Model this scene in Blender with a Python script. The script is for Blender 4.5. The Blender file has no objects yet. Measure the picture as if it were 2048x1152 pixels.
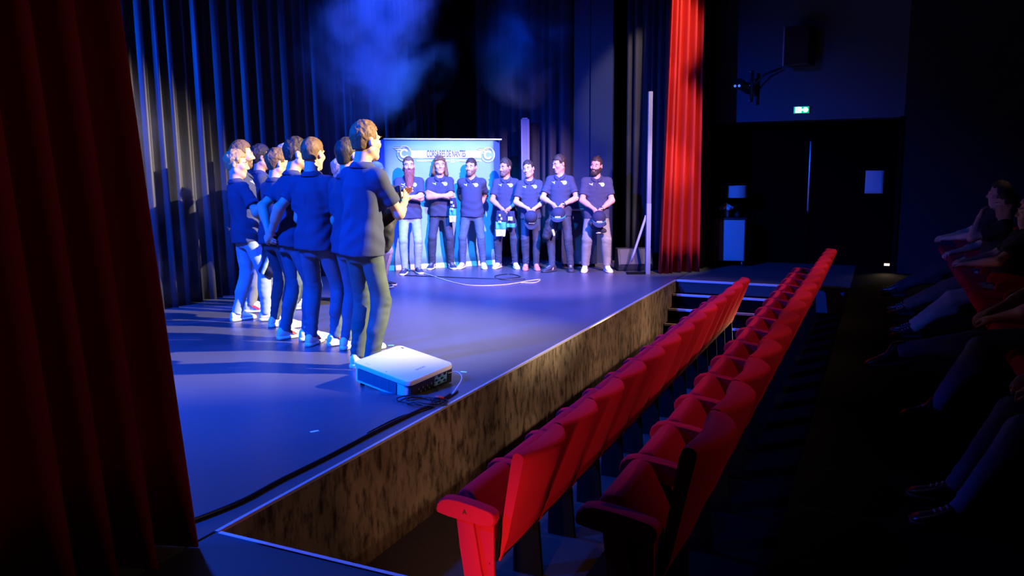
import bpy, bmesh, math, random
import numpy as np
from mathutils import Vector, Matrix

S = bpy.context.scene
COL = S.collection
PI = math.pi
RND = random.Random(7)

# ------------------------------------------------------------------ camera
# world frame: +Y runs along the stage edge, +X towards the audience, z = 0 is the
# auditorium floor in front of the stage; the aisle, the side landings and the stage are at 0.66 m
STAGE = 0.66
EDGE_X = -2.52
cam_d = bpy.data.cameras.new('camera'); cam = bpy.data.objects.new('camera', cam_d); COL.objects.link(cam)
right = Vector((0.90727102, 0.42043598, -0.00963732))
down = Vector((0.05374368, -0.13864243, -0.98888316))
fwd = Vector((-0.4170982, 0.89666709, -0.14838203))
m = Matrix(((right.x, -down.x, -fwd.x, 0), (right.y, -down.y, -fwd.y, 0), (right.z, -down.z, -fwd.z, 2.19), (0, 0, 0, 1)))
cam.matrix_world = m
cam_d.sensor_width = 36.0; cam_d.lens = 1591.0 / 2048 * 36; cam_d.clip_start = 0.02; cam_d.clip_end = 100
S.camera = cam

# ------------------------------------------------------------------ world, exposure
w = bpy.data.worlds.new('dark_house'); S.world = w; w.use_nodes = True
w.node_tree.nodes['Background'].inputs[0].default_value = (0.01, 0.03, 0.12, 1)
w.node_tree.nodes['Background'].inputs[1].default_value = 0.02
S.view_settings.view_transform = 'Standard'; S.view_settings.look = 'None'
S.view_settings.exposure = 0.0; S.view_settings.gamma = 1.0; S.view_settings.use_curve_mapping = False
S.cycles.max_bounces = 5; S.cycles.diffuse_bounces = 3; S.cycles.glossy_bounces = 2; S.cycles.volume_bounces = 0
S.cycles.transparent_max_bounces = 6
S.cycles.caustics_reflective = False; S.cycles.caustics_refractive = False
S.cycles.sample_clamp_indirect = 4.0

# ------------------------------------------------------------------ stage lamps and added fill spots (all hang outside the picture)
def spot(name, loc, target, color, power, angle, blend=0.5, radius=0.08):
    d = bpy.data.lights.new(name, 'SPOT'); d.energy = power; d.color = color
    d.spot_size = math.radians(angle); d.spot_blend = blend; d.shadow_soft_size = radius
    o = bpy.data.objects.new(name, d); COL.objects.link(o); o.location = loc
    o.rotation_euler = (Vector(target) - Vector(loc)).to_track_quat('-Z', 'Y').to_euler()
    return o
WARM = (1.0, 0.78, 0.50); BLUE = (0.0, 0.075, 1.0); VIOLET = (0.035, 0.09, 1.0)
spot('front_of_house_spot', (3.6, 8.3, 5.6), (-4.9, 5.9, 1.5), WARM, 17000, 30, 0.7, 0.06)
spot('front_of_house_spot', (1.4, 4.4, 6.2), (-5.3, 10.9, 1.0), (0.92, 0.50, 1.0), 11500, 26, 0.6, 0.06)
spot('near_wing_blue_spot', (-5.6, 0.6, 5.2), (-5.2, 6.6, 0.6), BLUE, 7200, 75, 0.8, 0.1)
spot('near_wing_blue_spot', (-6.2, 0.2, 4.6), (-3.6, 3.4, 0.6), BLUE, 2300, 50, 0.9, 0.1)
spot('overhead_blue_wash', (-4.8, 8.6, 6.8), (-4.7, 8.5, 0.6), VIOLET, 9200, 66, 0.9, 0.2)
spot('overhead_blue_wash', (-6.6, 4.4, 6.6), (-3.5, 2.9, 0.6), (0.01, 0.09, 1.0), 2600, 54, 0.9, 0.2)
spot('banner_blue_spot', (-3.2, 6.4, 6.4), (-5.8, 11.0, 1.1), (0.02, 0.24, 1.0), 9000, 32, 0.8, 0.1)
spot('haze_fill_spot', (-6.3, 8.5, 6.95), (-6.6, 9.7, 3.6), (0.0, 0.05, 1.0), 1700, 30, 0.8, 0.1)  # unseen blue spot added to light the drifting smoke
spot('haze_fill_spot', (-4.7, 10.3, 6.95), (-4.9, 11.3, 3.6), (0.0, 0.05, 1.0), 1300, 28, 0.8, 0.1)  # second added spot, for the smoke before the wing curtain
for yy, pw_ in ((3.4, 220), (5.0, 480), (6.6, 1000), (8.2, 1250), (9.8, 1100)):
    spot('stage_front_house_spot', (4.2, yy + 0.4, 5.2), (-2.35, yy, 0.4), (1.0, 0.60, 0.36), pw_, 23, 1.0, 0.1)
for yy in (4.2, 6.4, 8.6):
    spot('seat_fill_spot', (-1.9, yy + 0.3, 6.9), (-1.35, yy, 0.6), (1.0, 0.50, 0.45), 420, 30, 1.0, 0.2)  # unseen overhead spots added to brighten the seat tops
for zz in (1.3, 2.6, 4.0):
    spot('curtain_house_spot', (-0.4, 8.0, 6.6), (-2.98, 11.5, zz), (1.0, 0.66, 0.45), 2300, 15, 0.6, 0.05)
spot('near_curtain_fill_spot', (2.6, 2.4, 5.5), (-2.6, 1.9, 1.6), (1.0, 0.5, 0.35), 55, 30, 0.9, 0.1)  # unseen weak spot added so the near curtain shows dim red
S.cycles.volume_step_rate = 1.5; S.cycles.volume_max_steps = 64

# ------------------------------------------------------------------ material helpers
MATS = {}
def mat(name, col, rough=0.6, metal=0.0, spec=0.5, sheen=0.0, emit=None, bump=None, var=None, coord='Object', alpha=None):
    """bump=(scale, strength, detail, stretch); var=(scale, second colour, contrast, stretch)"""
    if name in MATS: return MATS[name]
    M = bpy.data.materials.new(name); M.use_nodes = True; nt = M.node_tree
    b = nt.nodes['Principled BSDF']
    b.inputs['Base Color'].default_value = (*col, 1); b.inputs['Roughness'].default_value = rough
    b.inputs['Metallic'].default_value = metal; b.inputs['Specular IOR Level'].default_value = spec
    if sheen: b.inputs['Sheen Weight'].default_value = sheen; b.inputs['Sheen Roughness'].default_value = 0.4; b.inputs['Sheen Tint'].default_value = (*[min(1, c * 2.2) for c in col], 1)
    if emit:
        b.inputs['Emission Color'].default_value = (*emit[0], 1); b.inputs['Emission Strength'].default_value = emit[1]
    def noise(scale, detail, stretch):
        tc = nt.nodes.new('ShaderNodeTexCoord'); mp = nt.nodes.new('ShaderNodeMapping')
        mp.inputs['Scale'].default_value = stretch
        nt.links.new(tc.outputs[coord], mp.inputs['Vector'])
        n = nt.nodes.new('ShaderNodeTexNoise'); n.inputs['Scale'].default_value = scale; n.inputs['Detail'].default_value = detail
        nt.links.new(mp.outputs[0], n.inputs['Vector']); return n
    if var:
        n = noise(var[0], 4, var[3] if len(var) > 3 else (1, 1, 1))
        cr = nt.nodes.new('ShaderNodeValToRGB'); c = var[2]
        cr.color_ramp.elements[0].position = 0.5 - c; cr.color_ramp.elements[1].position = 0.5 + c
        cr.color_ramp.elements[0].color = (*col, 1); cr.color_ramp.elements[1].color = (*var[1], 1)
        nt.links.new(n.outputs['Fac'], cr.inputs[0]); nt.links.new(cr.outputs[0], b.inputs['Base Color'])
    if bump:
        n = noise(bump[0], bump[2] if len(bump) > 2 else 3, bump[3] if len(bump) > 3 else (1, 1, 1))
        bp = nt.nodes.new('ShaderNodeBump'); bp.inputs['Strength'].default_value = bump[1]; bp.inputs['Distance'].default_value = 0.004
        nt.links.new(n.outputs['Fac'], bp.inputs['Height']); nt.links.new(bp.outputs[0], b.inputs['Normal'])
    MATS[name] = M
    return M

# ------------------------------------------------------------------ object helpers
def link(name, me, material, parent=None, smooth=False):
    o = bpy.data.objects.new(name, me); COL.objects.link(o)
    if material is not None and not me.materials: me.materials.append(material)
    if parent is not None: o.parent = parent
    if smooth: me.polygons.foreach_set('use_smooth', [True] * len(me.polygons))
    return o
def tag(o, label, cat, group=None):
    o['label'] = label; o['category'] = cat
    if group: o['group'] = group
    return o
def struct(o, label=None):
    o['kind'] = 'structure'
    if label: o['label'] = label
    return o
def thing(name, label, cat, loc=(0, 0, 0), rz=0, group=None):
    o = bpy.data.objects.new(name, None); COL.objects.link(o); o.location = loc; o.rotation_euler = (0, 0, rz)
    o.empty_display_size = 0.1
    return tag(o, label, cat, group)
def mesh_np(name, v, f):
    me = bpy.data.meshes.new(name); me.from_pydata([tuple(p) for p in v], [], [tuple(q) for q in f]); me.update(); return me
def from_bm(name, bm):
    me = bpy.data.meshes.new(name); bmesh.ops.recalc_face_normals(bm, faces=bm.faces[:]); bm.to_mesh(me); bm.free(); return me
def bm_box(bm, x0, x1, y0, y1, z0, z1, M=None):
    vs = [bm.verts.new(Vector(p) if M is None else M @ Vector(p)) for p in
          ((x0, y0, z0), (x1, y0, z0), (x1, y1, z0), (x0, y1, z0), (x0, y0, z1), (x1, y0, z1), (x1, y1, z1), (x0, y1, z1))]
    for q in ((0, 3, 2, 1), (4, 5, 6, 7), (0, 1, 5, 4), (1, 2, 6, 5), (2, 3, 7, 6), (3, 0, 4, 7)): bm.faces.new([vs[i] for i in q])
    return vs
def box(name, x0, x1, y0, y1, z0, z1, material, parent=None, bevel=0.0, M=None, seg=2):
    bm = bmesh.new(); bm_box(bm, x0, x1, y0, y1, z0, z1, M)
    if bevel: bmesh.ops.bevel(bm, geom=bm.edges[:], offset=bevel, segments=seg, profile=0.5, affect='EDGES')
    o = link(name, from_bm(name, bm), material, parent)
    if bevel: o.data.polygons.foreach_set('use_smooth', [True] * len(o.data.polygons)); o.data.set_sharp_from_angle(angle=math.radians(40))
    return o
def tube_bm(bm, pts, r, n=8, close=True):
    pts = [Vector(p) for p in pts]; rings = []
    rr = r if isinstance(r, (list, tuple)) else [r] * len(pts)
    prev = None
    for i, p in enumerate(pts):
        t = (pts[min(i + 1, len(pts) - 1)] - pts[max(i - 1, 0)]).normalized()
        if prev is None:
            a = Vector((0, 0, 1)) if abs(t.z) < 0.9 else Vector((1, 0, 0)); u = t.cross(a).normalized()
        else: u = (prev - t * prev.dot(t)).normalized()
        prev = u; v = t.cross(u)
        rings.append([bm.verts.new(p + (u * math.cos(2 * PI * k / n) + v * math.sin(2 * PI * k / n)) * rr[i]) for k in range(n)])
    for a, b in zip(rings, rings[1:]):
        for k in range(n): bm.faces.new((a[k], a[(k + 1) % n], b[(k + 1) % n], b[k]))
    if close: bm.faces.new(rings[0][::-1]); bm.faces.new(rings[-1])
def tube(name, pts, r, material, parent=None, n=8, smooth=True):
    bm = bmesh.new(); tube_bm(bm, pts, r, n); return link(name, from_bm(name, bm), material, parent, smooth)
def lathe(name, prof, material, parent=None, n=20, M=None):
    """prof: list of (radius, z)"""
    bm = bmesh.new(); rings = []
    for r, z in prof:
        rings.append([bm.verts.new((M @ Vector((r * math.cos(2 * PI * k / n), r * math.sin(2 * PI * k / n), z))) if M else (r * math.cos(2 * PI * k / n), r * math.sin(2 * PI * k / n), z)) for k in range(n)])
    for a, b in zip(rings, rings[1:]):
        for k in range(n): bm.faces.new((a[k], a[(k + 1) % n], b[(k + 1) % n], b[k]))
    bm.faces.new(rings[0][::-1]); bm.faces.new(rings[-1])
    o = link(name, from_bm(name, bm), material, parent, True); o.data.set_sharp_from_angle(angle=math.radians(40)); return o
def prism(name, pts2, M, depth, material, parent=None, bevel=0.0):
    """extrude an outline given in the local x, y plane of M along local z"""
    bm = bmesh.new()
    a = [bm.verts.new(M @ Vector((x, y, 0))) for x, y in pts2]; b = [bm.verts.new(M @ Vector((x, y, depth))) for x, y in pts2]
    bm.faces.new(a[::-1]); bm.faces.new(b); n = len(a)
    for i in range(n): bm.faces.new((a[i], a[(i + 1) % n], b[(i + 1) % n], b[i]))
    if bevel: bmesh.ops.bevel(bm, geom=bm.edges[:], offset=bevel, segments=2, profile=0.5, affect='EDGES')
    o = link(name, from_bm(name, bm), material, parent)
    if bevel: o.data.polygons.foreach_set('use_smooth', [True] * len(o.data.polygons)); o.data.set_sharp_from_angle(angle=math.radians(40))
    return o
def text_mesh(s, size, sx=1.0, depth=0.001, bold=0.0):
    c = bpy.data.curves.new('lettering', 'FONT'); c.body = s; c.size = size; c.extrude = depth; c.align_x = 'CENTER'; c.align_y = 'CENTER'; c.offset = bold
    o = bpy.data.objects.new('lettering', c); COL.objects.link(o); bpy.context.view_layer.update()
    me = bpy.data.meshes.new_from_object(o.evaluated_get(bpy.context.evaluated_depsgraph_get()))
    bpy.data.objects.remove(o); me.name = 'lettering'
    for v in me.vertices: v.co.x *= sx
    return me
def copy_tree(o, parent=None):
    c = o.copy(); COL.objects.link(c); c.parent = parent
    for ch in list(o.children): copy_tree(ch, c)
    return c
# ================================================================== THE SETTING
BLACK = mat('matt_black', (0.003, 0.0035, 0.0045), 0.95, spec=0.1)
WALLM = mat('dark_wall', (0.008, 0.012, 0.02), 0.9, bump=(60, 0.1))
M_FLOOR = mat('auditorium_carpet', (0.022, 0.017, 0.013), 0.95, bump=(180, 0.5), var=(30, (0.034, 0.026, 0.020), 0.2))
M_STAGE = mat('stage_vinyl', (0.062, 0.066, 0.08), 0.36, spec=0.45, bump=(90, 0.04, 5), var=(1.3, (0.075, 0.08, 0.095), 0.3))
M_EDGE = mat('edge_trim', (0.75, 0.72, 0.68), 0.35, metal=0.6)
M_NOSE = mat('step_nosing', (0.75, 0.75, 0.78), 0.5)
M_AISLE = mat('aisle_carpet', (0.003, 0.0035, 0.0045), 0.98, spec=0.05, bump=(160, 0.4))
M_FRONT = mat('crushed_velvet', (0.11, 0.085, 0.062), 0.8, spec=0.2, bump=(14, 0.6, 5, (1, 1.3, 0.7)), var=(2.6, (0.26, 0.205, 0.155), 0.2, (1, 1.2, 0.8)))
_n = M_FRONT.node_tree; _b = _n.nodes['Principled BSDF']; _src = _b.inputs['Base Color'].links[0].from_socket
_tc = _n.nodes.new('ShaderNodeTexCoord'); _mp = _n.nodes.new('ShaderNodeMapping'); _mp.inputs['Scale'].default_value = (1, 1.9, 0.75); _n.links.new(_tc.outputs['Object'], _mp.inputs[0])
_nz = _n.nodes.new('ShaderNodeTexNoise'); _nz.inputs['Scale'].default_value = 10.0; _nz.inputs['Detail'].default_value = 5; _nz.inputs['Roughness'].default_value = 0.62; _n.links.new(_mp.outputs[0], _nz.inputs['Vector'])
_cr = _n.nodes.new('ShaderNodeValToRGB'); _cr.color_ramp.elements[0].position = 0.35; _cr.color_ramp.elements[1].position = 0.54; _cr.color_ramp.elements[0].color = (0.20, 0.18, 0.17, 1); _cr.color_ramp.elements[1].color = (1, 1, 1, 1); _n.links.new(_nz.outputs['Fac'], _cr.inputs[0])
_mx = _n.nodes.new('ShaderNodeMix'); _mx.data_type = 'RGBA'; _mx.blend_type = 'MULTIPLY'; _mx.inputs['Factor'].default_value = 1.0; _n.links.new(_src, _mx.inputs['A']); _n.links.new(_cr.outputs[0], _mx.inputs['B']); _n.links.new(_mx.outputs['Result'], _b.inputs['Base Color'])

struct(box('floor', -2.62, 4.5, 2.0, 12.0, -0.12, 0.0, M_FLOOR), 'dark carpeted auditorium floor in front of the stage')
struct(box('floor_stage', -9.0, EDGE_X - 0.014, -0.5, 14.2, 0.5, STAGE, M_STAGE), 'black glossy stage floor washed in blue light')
fr = struct(box('wall_stage_front', EDGE_X - 0.06, EDGE_X + 0.002, 2.385, 10.75, -0.05, STAGE - 0.012, M_FRONT), 'brown mottled fabric front of the stage')
struct(box('trim_1', EDGE_X - 0.012, EDGE_X + 0.008, 2.385, 10.745, STAGE - 0.012, STAGE + 0.003, M_EDGE), 'thin pale metal trim along the stage edge')
struct(box('floor_near_landing', EDGE_X, 4.5, -1.5, 2.385, 0.45, STAGE - 0.002, mat('landing_deck', (0.03, 0.034, 0.045), 0.55, bump=(70, 0.1))), 'dark landing in front of the near end of the seats')
struct(box('wall_landing_front', EDGE_X, 4.5, 2.345, 2.38, -0.05, 0.45, BLACK), 'black riser under the near landing')
struct(box('trim_2', EDGE_X + 0.02, -0.25, 2.372, 2.392, STAGE - 0.014, STAGE + 0.004, M_NOSE), 'bright nosing along the edge of the near landing')
# second row stands on a riser, the aisle behind it is level with the stage
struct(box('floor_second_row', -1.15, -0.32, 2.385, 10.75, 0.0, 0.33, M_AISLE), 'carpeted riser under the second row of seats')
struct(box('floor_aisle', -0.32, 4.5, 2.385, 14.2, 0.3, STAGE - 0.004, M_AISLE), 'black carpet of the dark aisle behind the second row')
struct(box('floor_far_landing', EDGE_X, -0.32, 10.75, 14.2, 0.3, STAGE - 0.002, mat('landing_carpet', (0.045, 0.06, 0.075), 0.9, bump=(160, 0.4))), 'dark blue landing beyond the far steps')
# far steps, four risers down to the floor
st = thing('steps', 'four dark steps with pale nosings at the far end of the stage front', 'steps', (0, 0, 0))
for k in range(1, 4):
    z = STAGE - 0.165 * k; y = 10.75 - 0.215 * k; x1 = (-0.66, -1.16, -1.16, -1.16)[k]
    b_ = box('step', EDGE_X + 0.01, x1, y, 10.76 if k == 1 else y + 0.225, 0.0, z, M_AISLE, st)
    box('nosing', EDGE_X + 0.012, x1, y - 0.012, y + 0.025, z - 0.022, z + 0.004, M_NOSE, b_)
nz = box('nosing', EDGE_X + 0.012, -0.66, 10.738, 10.775, STAGE - 0.022, STAGE + 0.003, M_NOSE, st)

# far wall: upper wall, dark recess with a door below it, wall beyond the corner
struct(box('wall_far_upper', -2.45, 0.21, 12.75, 14.0, 2.86, 7.0, mat('blue_grey_wall', (0.06, 0.11, 0.17), 0.9, bump=(40, 0.08))), 'dark blue upper wall above the recess')
struct(box('wall_far_recess', -9.0, 0.3, 13.75, 13.9, 0.4, 2.9, BLACK), 'black back wall of the recess')
struct(box('wall_far_right', 0.21, 4.5, 12.54, 14.0, 0.4, 7.0, WALLM), 'dark side wall beyond the audience')
struct(box('wall_stage_far', -9.0, -2.45, 13.2, 13.4, 0.4, 7.2, BLACK), 'black wall at the far end of the stage')
struct(box('wall_stage_back', -9.0, -8.8, -0.5, 14.0, 0.4, 7.2, BLACK), 'black back wall of the stage')
struct(box('wall_proscenium', -2.62, -2.44, 12.1, 13.3, STAGE, 7.2, BLACK), 'black pier beside the red curtain')
struct(box('wall_house_right', 4.4, 4.5, -1.5, 14.0, 0.3, 7.2, WALLM), 'dark wall behind the audience')
struct(box('wall_near', -9.0, 4.5, -1.6, -1.5, 0.3, 7.2, WALLM), 'dark wall behind the photographer')
struct(box('ceiling', -9.0, 4.5, -1.6, 14.2, 7.1, 7.25, BLACK), 'black ceiling')
M_DOOR = mat('door_leaf', (0.0012, 0.0014, 0.002), 0.9, spec=0.03)
dr = struct(box('door_1', -1.02, 0.12, 13.3, 13.36, STAGE, 2.86, M_DOOR), 'black door in the recess')
tube('door_handle', [(-1.05, 13.22, 1.46), (-1.05, 13.2, 1.5), (-1.05, 13.2, 2.55), (-1.05, 13.22, 2.58)], 0.03, mat('steel', (0.5, 0.52, 0.55), 0.35, metal=1.0), dr, 10)
struct(box('door_2', -2.16, -1.04, 13.3, 13.36, STAGE, 2.86, M_DOOR), 'black closed door leaf in the recess')
struct(box('trim_3', 0.16, 0.21, 12.5, 13.5, STAGE, 2.86, BLACK), 'black jamb at the corner of the recess')

# ---------------------------------------------------------------- curtains
def pleats(length, n_folds, seed, sharp=1.0):
    """list of (s, offset) along a curtain: irregular vertical pleats"""
    r = random.Random(seed); cuts = [0.0]
    for k in range(n_folds): cuts.append(cuts[-1] + r.uniform(0.55, 1.45))
    cuts = [c / cuts[-1] * length for c in cuts]; out = []
    for a, b in zip(cuts, cuts[1:]):
        d = r.uniform(0.75, 1.2)
        for k in range(10):
            t = k / 10; out.append((a + (b - a) * t, d * (math.sin(PI * t) ** sharp), (a, b)))
    out.append((length, 0, None)); return out
def curtain(name, path0, path1, z0, z1, n_folds, amp, material, seed, nz=14, gather=0.0, flare=(0, 0), sway=0.0, sharp=1.0, thick=0.012, hem=0.0):
    """a hanging cloth between two plan points; flare shifts the two ends at the hem"""
    p0 = Vector(path0); p1 = Vector(path1); L = (p1 - p0).length; u = (p1 - p0).normalized(); nrm = Vector((u.y, -u.x))
    P = pleats(L, n_folds, seed, sharp); r = random.Random(seed + 5); ph = [r.uniform(0, 6) for _ in range(6)]
    V = []; F = []; nx = len(P)
    for j in range(nz + 1):
        t = j / nz; z = z1 + (z0 - z1) * t
        for s, o, _ in P:
            q = s / L
            ss = s + (flare[0] * (1 - q) + flare[1] * q) * t ** 1.3 + sway * math.sin(3 * t + ph[0] + 5 * q) * t
            oo = (o - 0.5) * amp * (0.75 + 0.35 * t) + sway * math.sin(2.2 * t + ph[1] + 9 * q)
            p = p0 + u * ss + nrm * oo
            V.append((p.x, p.y, z + (hem * math.sin(9 * q + ph[2]) if j == nz else 0)))
    for j in range(nz):
        for i in range(nx - 1):
            a = j * nx + i; F.append((a, a + nx, a + nx + 1, a + 1))
    o = link(name, mesh_np(name, V, F), material, None, True)
    md = o.modifiers.new('thickness', 'SOLIDIFY'); md.thickness = thick; md.offset = 0
    return o
M_BACK = mat('black_velvet_drape', (0.028, 0.032, 0.045), 0.42, spec=0.5, sheen=0.5, bump=(30, 0.12, 3, (1, 1, 0.15)))
M_WING = mat('wing_drape', (0.008, 0.013, 0.032), 0.7, sheen=0.3, bump=(30, 0.12, 3, (1, 1, 0.15)))
M_RED = mat('red_velvet_curtain', (0.42, 0.004, 0.004), 0.7, sheen=0.25, bump=(120, 0.15))
tag(curtain('backdrop_curtain', (-7.15, 2.2), (-7.55, 13.0), STAGE + 0.005, 6.9, 52, 0.13, M_BACK, 3, 10, sway=0.012, sharp=4.0, hem=0.004), 'black pleated backdrop curtain along the back of the stage', 'curtain')
tag(curtain('wing_curtain', (-6.6, 12.75), (-4.62, 12.2), STAGE + 0.005, 6.9, 9, 0.15, M_WING, 11, 8, sway=0.01, hem=0.004), 'blue-lit wing curtain hanging behind the banner wall', 'curtain', 'wing curtains')
tag(curtain('wing_curtain', (-3.74, 12.35), (-2.66, 12.0), STAGE + 0.005, 6.9, 9, 0.12, M_WING, 17, 8, sway=0.01, hem=0.004), 'dark folded wing curtain behind the upright timber post', 'curtain', 'wing curtains')
tag(curtain('house_curtain', (-2.46, 11.74), (-2.80, 11.42), STAGE + 0.006, 6.9, 5, 0.17, M_RED, 23, 14, flare=(0.0, 0.15), sway=0.012, hem=0.006), 'bright red house curtain gathered at the far end of the stage', 'curtain', 'house curtains')
tag(curtain('house_curtain', (-2.60, 1.866), (-2.62, 0.2), STAGE + 0.006, 6.9, 9, 0.20, M_RED, 41, 14, flare=(-0.384, 0.0), sway=0.006, hem=0.004), 'dark red house curtain gathered close at the left edge', 'curtain', 'house curtains')

# ---------------------------------------------------------------- stage smoke drifting in the blue beams
def smoke(name, c, r, label, seed, dens):
    bm = bmesh.new(); bmesh.ops.create_icosphere(bm, subdivisions=3, radius=1.0)
    for v in bm.verts: v.co = Vector((v.co.x * r[0], v.co.y * r[1], v.co.z * r[2]))
    o = link(name, from_bm(name, bm), None); o.location = c
    M = bpy.data.materials.new('drifting_smoke'); M.use_nodes = True; nt = M.node_tree; nt.nodes.clear()
    out = nt.nodes.new('ShaderNodeOutputMaterial'); vs_ = nt.nodes.new('ShaderNodeVolumeScatter'); vs_.inputs['Color'].default_value = (.9, .93, 1, 1); vs_.inputs['Anisotropy'].default_value = 0.2
    tc = nt.nodes.new('ShaderNodeTexCoord'); mp = nt.nodes.new('ShaderNodeMapping'); mp.inputs['Location'].default_value = (seed, seed * 2, 0); nz_ = nt.nodes.new('ShaderNodeTexNoise'); nz_.inputs['Scale'].default_value = 1.1; nz_.inputs['Detail'].default_value = 4; nz_.inputs['Distortion'].default_value = 0.6
    nt.links.new(tc.outputs['Object'], mp.inputs[0]); nt.links.new(mp.outputs[0], nz_.inputs['Vector'])
    cr = nt.nodes.new('ShaderNodeMapRange'); cr.inputs['From Min'].default_value = 0.46; cr.inputs['From Max'].default_value = 0.66; nt.links.new(nz_.outputs['Fac'], cr.inputs['Value'])
    vl = nt.nodes.new('ShaderNodeVectorMath'); vl.operation = 'DIVIDE'; vl.inputs[1].default_value = r; nt.links.new(tc.outputs['Object'], vl.inputs[0])
    ln = nt.nodes.new('ShaderNodeVectorMath'); ln.operation = 'LENGTH'; nt.links.new(vl.outputs[0], ln.inputs[0])
    fo = nt.nodes.new('ShaderNodeMapRange'); fo.inputs['From Min'].default_value = 1.0; fo.inputs['From Max'].default_value = 0.45; nt.links.new(ln.outputs['Value'], fo.inputs['Value'])
    m1 = nt.nodes.new('ShaderNodeMath'); m1.operation = 'MULTIPLY'; nt.links.new(cr.outputs[0], m1.inputs[0]); nt.links.new(fo.outputs[0], m1.inputs[1])
    m2 = nt.nodes.new('ShaderNodeMath'); m2.operation = 'MULTIPLY'; m2.inputs[1].default_value = dens; nt.links.new(m1.outputs[0], m2.inputs[0]); nt.links.new(m2.outputs[0], vs_.inputs['Density'])
    nt.links.new(vs_.outputs[0], out.inputs['Volume']); o.data.materials.append(M)
    o['kind'] = 'stuff'; o['label'] = label; o['category'] = 'smoke'
    return o
smoke('smoke', (-6.3, 9.3, 4.2), (0.95, 1.8, 1.7), 'blue-lit drifting smoke high before the backdrop curtain', 1.3, 1.0)
smoke('smoke', (-4.9, 11.0, 4.3), (0.9, 0.9, 1.3), 'blue-lit smoke cloud high before the wing curtain', 4.1, 0.9)
smoke('smoke', (-6.5, 5.4, 2.0), (0.6, 1.6, 1.3), 'thin blue haze hanging low by the backdrop left of the men', 7.7, 0.22)
# ================================================================== THEATRE SEATS
M_SEAT = mat('red_seat_fabric', (0.42, 0.004, 0.024), 0.9, spec=0.15, sheen=0.3, bump=(300, 0.25))
M_SEATB = mat('black_seat_frame', (0.004, 0.004, 0.004), 0.9, spec=0.1)
ORD = ['first', 'second', 'third', 'fourth', 'fifth', 'sixth', 'seventh', 'eighth', 'ninth', 'tenth', 'eleventh', 'twelfth', 'thirteenth', 'fourteenth', 'fifteenth', 'sixteenth']
def back_mesh(p):
    prof = [(0.004, 0.862), (-0.006, 0.835), (-0.045, 0.60), (-0.082, 0.36), (-0.084, 0.325), (-0.070, 0.318), (-0.020, 0.44), (0.012, 0.58), (0.045, 0.72), (0.074, 0.845), (0.072, 0.864), (0.060, 0.876), (0.034, 0.881), (0.014, 0.876)]
    n = 12; g = 0.008; V = []; F = []; k = len(prof)
    for i in range(n + 1):
        q = i / n; y = g + (p - 2 * g) * q
        edge = min(q, 1 - q) * p; rnd = max(0.0, 1 - edge / 0.03)
        for j, (x, z) in enumerate(prof):
            hz = max(0.0, min(1.0, (z - 0.32) / 0.5))
            bow = (0.085 if j >= 6 and j <= 11 else 0.060 if j > 11 else 0.034) * math.sin(PI * q) * hz
            cxm = -0.03 + (z - 0.45) * 0.13
            xx = cxm + (x - cxm) * (1 - 0.22 * rnd * rnd)
            V.append((xx + bow, y, z - 0.006 * rnd * rnd * hz + 0.012 * hz * math.sin(PI * q)))
    for i in range(n):
        for j in range(k):
            a = i * k + j; b = i * k + (j + 1) % k; F.append((a, b, b + k, a + k))
    F.append(tuple(range(k - 1, -1, -1))); F.append(tuple(n * k + j for j in range(k)))
    me = mesh_np('backrest', V, F); return me
def slab_mesh(name, a, b, r, y0, y1, n=8):
    """a padded board: stadium outline from a to b in the x, z plane, softened ends"""
    ax, az = a; bx, bz = b; d = Vector((bx - ax, 0, bz - az)).normalized(); nn = Vector((d.z, 0, -d.x)); out = []
    for k in range(n + 1):
        t = PI / 2 - PI * k / n; out.append(Vector((bx, 0, bz)) + (nn * math.sin(t) + d * math.cos(t)) * r)
    for k in range(n + 1):
        t = -PI / 2 - PI * k / n; out.append(Vector((ax, 0, az)) + (nn * math.sin(t) + d * math.cos(t)) * r * 0.8)
    c = Vector(((ax + bx) / 2, 0, (az + bz) / 2)); ys = [(y0, 0.80), (y0 + 0.006, 0.93), (y0 + 0.018, 1), (y1 - 0.018, 1), (y1 - 0.006, 0.93), (y1, 0.80)]
    V = []; F = []; K = len(out)
    for y, s in ys:
        ins = (1 - s) * r
        for q in out:
            dv = q - c; L = dv.length; V.append(tuple(c + dv * ((L - ins) / L) + Vector((0, y, 0))))
    for i in range(len(ys) - 1):
        for j in range(K):
            A = i * K + j; B = i * K + (j + 1) % K; F.append((A, A + K, B + K, B))
    F.append(tuple(range(K))); F.append(tuple((len(ys) - 1) * K + j for j in range(K - 1, -1, -1)))
    me = mesh_np(name, V, F); return me
def arm_mesh(w, y):
    out = [(-0.30, 0.632), (-0.335, 0.622), (-0.360, 0.598), (-0.368, 0.566), (-0.362, 0.548), (-0.30, 0.536), (-0.20, 0.526), (-0.09, 0.520), (-0.062, 0.528), (-0.048, 0.556), (-0.052, 0.585), (-0.075, 0.602), (-0.16, 0.620), (-0.24, 0.630)]
    cx, cz = -0.2, 0.577; V = []; F = []; K = len(out); ys = [(y - w, 0.88), (y - w * 0.8, 0.97), (y - w * 0.5, 1), (y + w * 0.5, 1), (y + w * 0.8, 0.97), (y + w, 0.88)]
    for yy, s in ys:
        for x, z in out: V.append((cx + (x - cx) * (1 - (1 - s) * 0.35), yy, cz + (z - cz) * s))
    for i in range(len(ys) - 1):
        for j in range(K):
            A = i * K + j; B = i * K + (j + 1) % K; F.append((A, B, B + K, A + K))
    F.append(tuple(range(K - 1, -1, -1))); F.append(tuple((len(ys) - 1) * K + j for j in range(K)))
    return mesh_np('armrest', V, F)
XZ = lambda y: Matrix(((1, 0, 0, 0), (0, 0, 1, y), (0, 1, 0, 0), (0, 0, 0, 1)))     # local x, y -> world x, z
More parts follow.
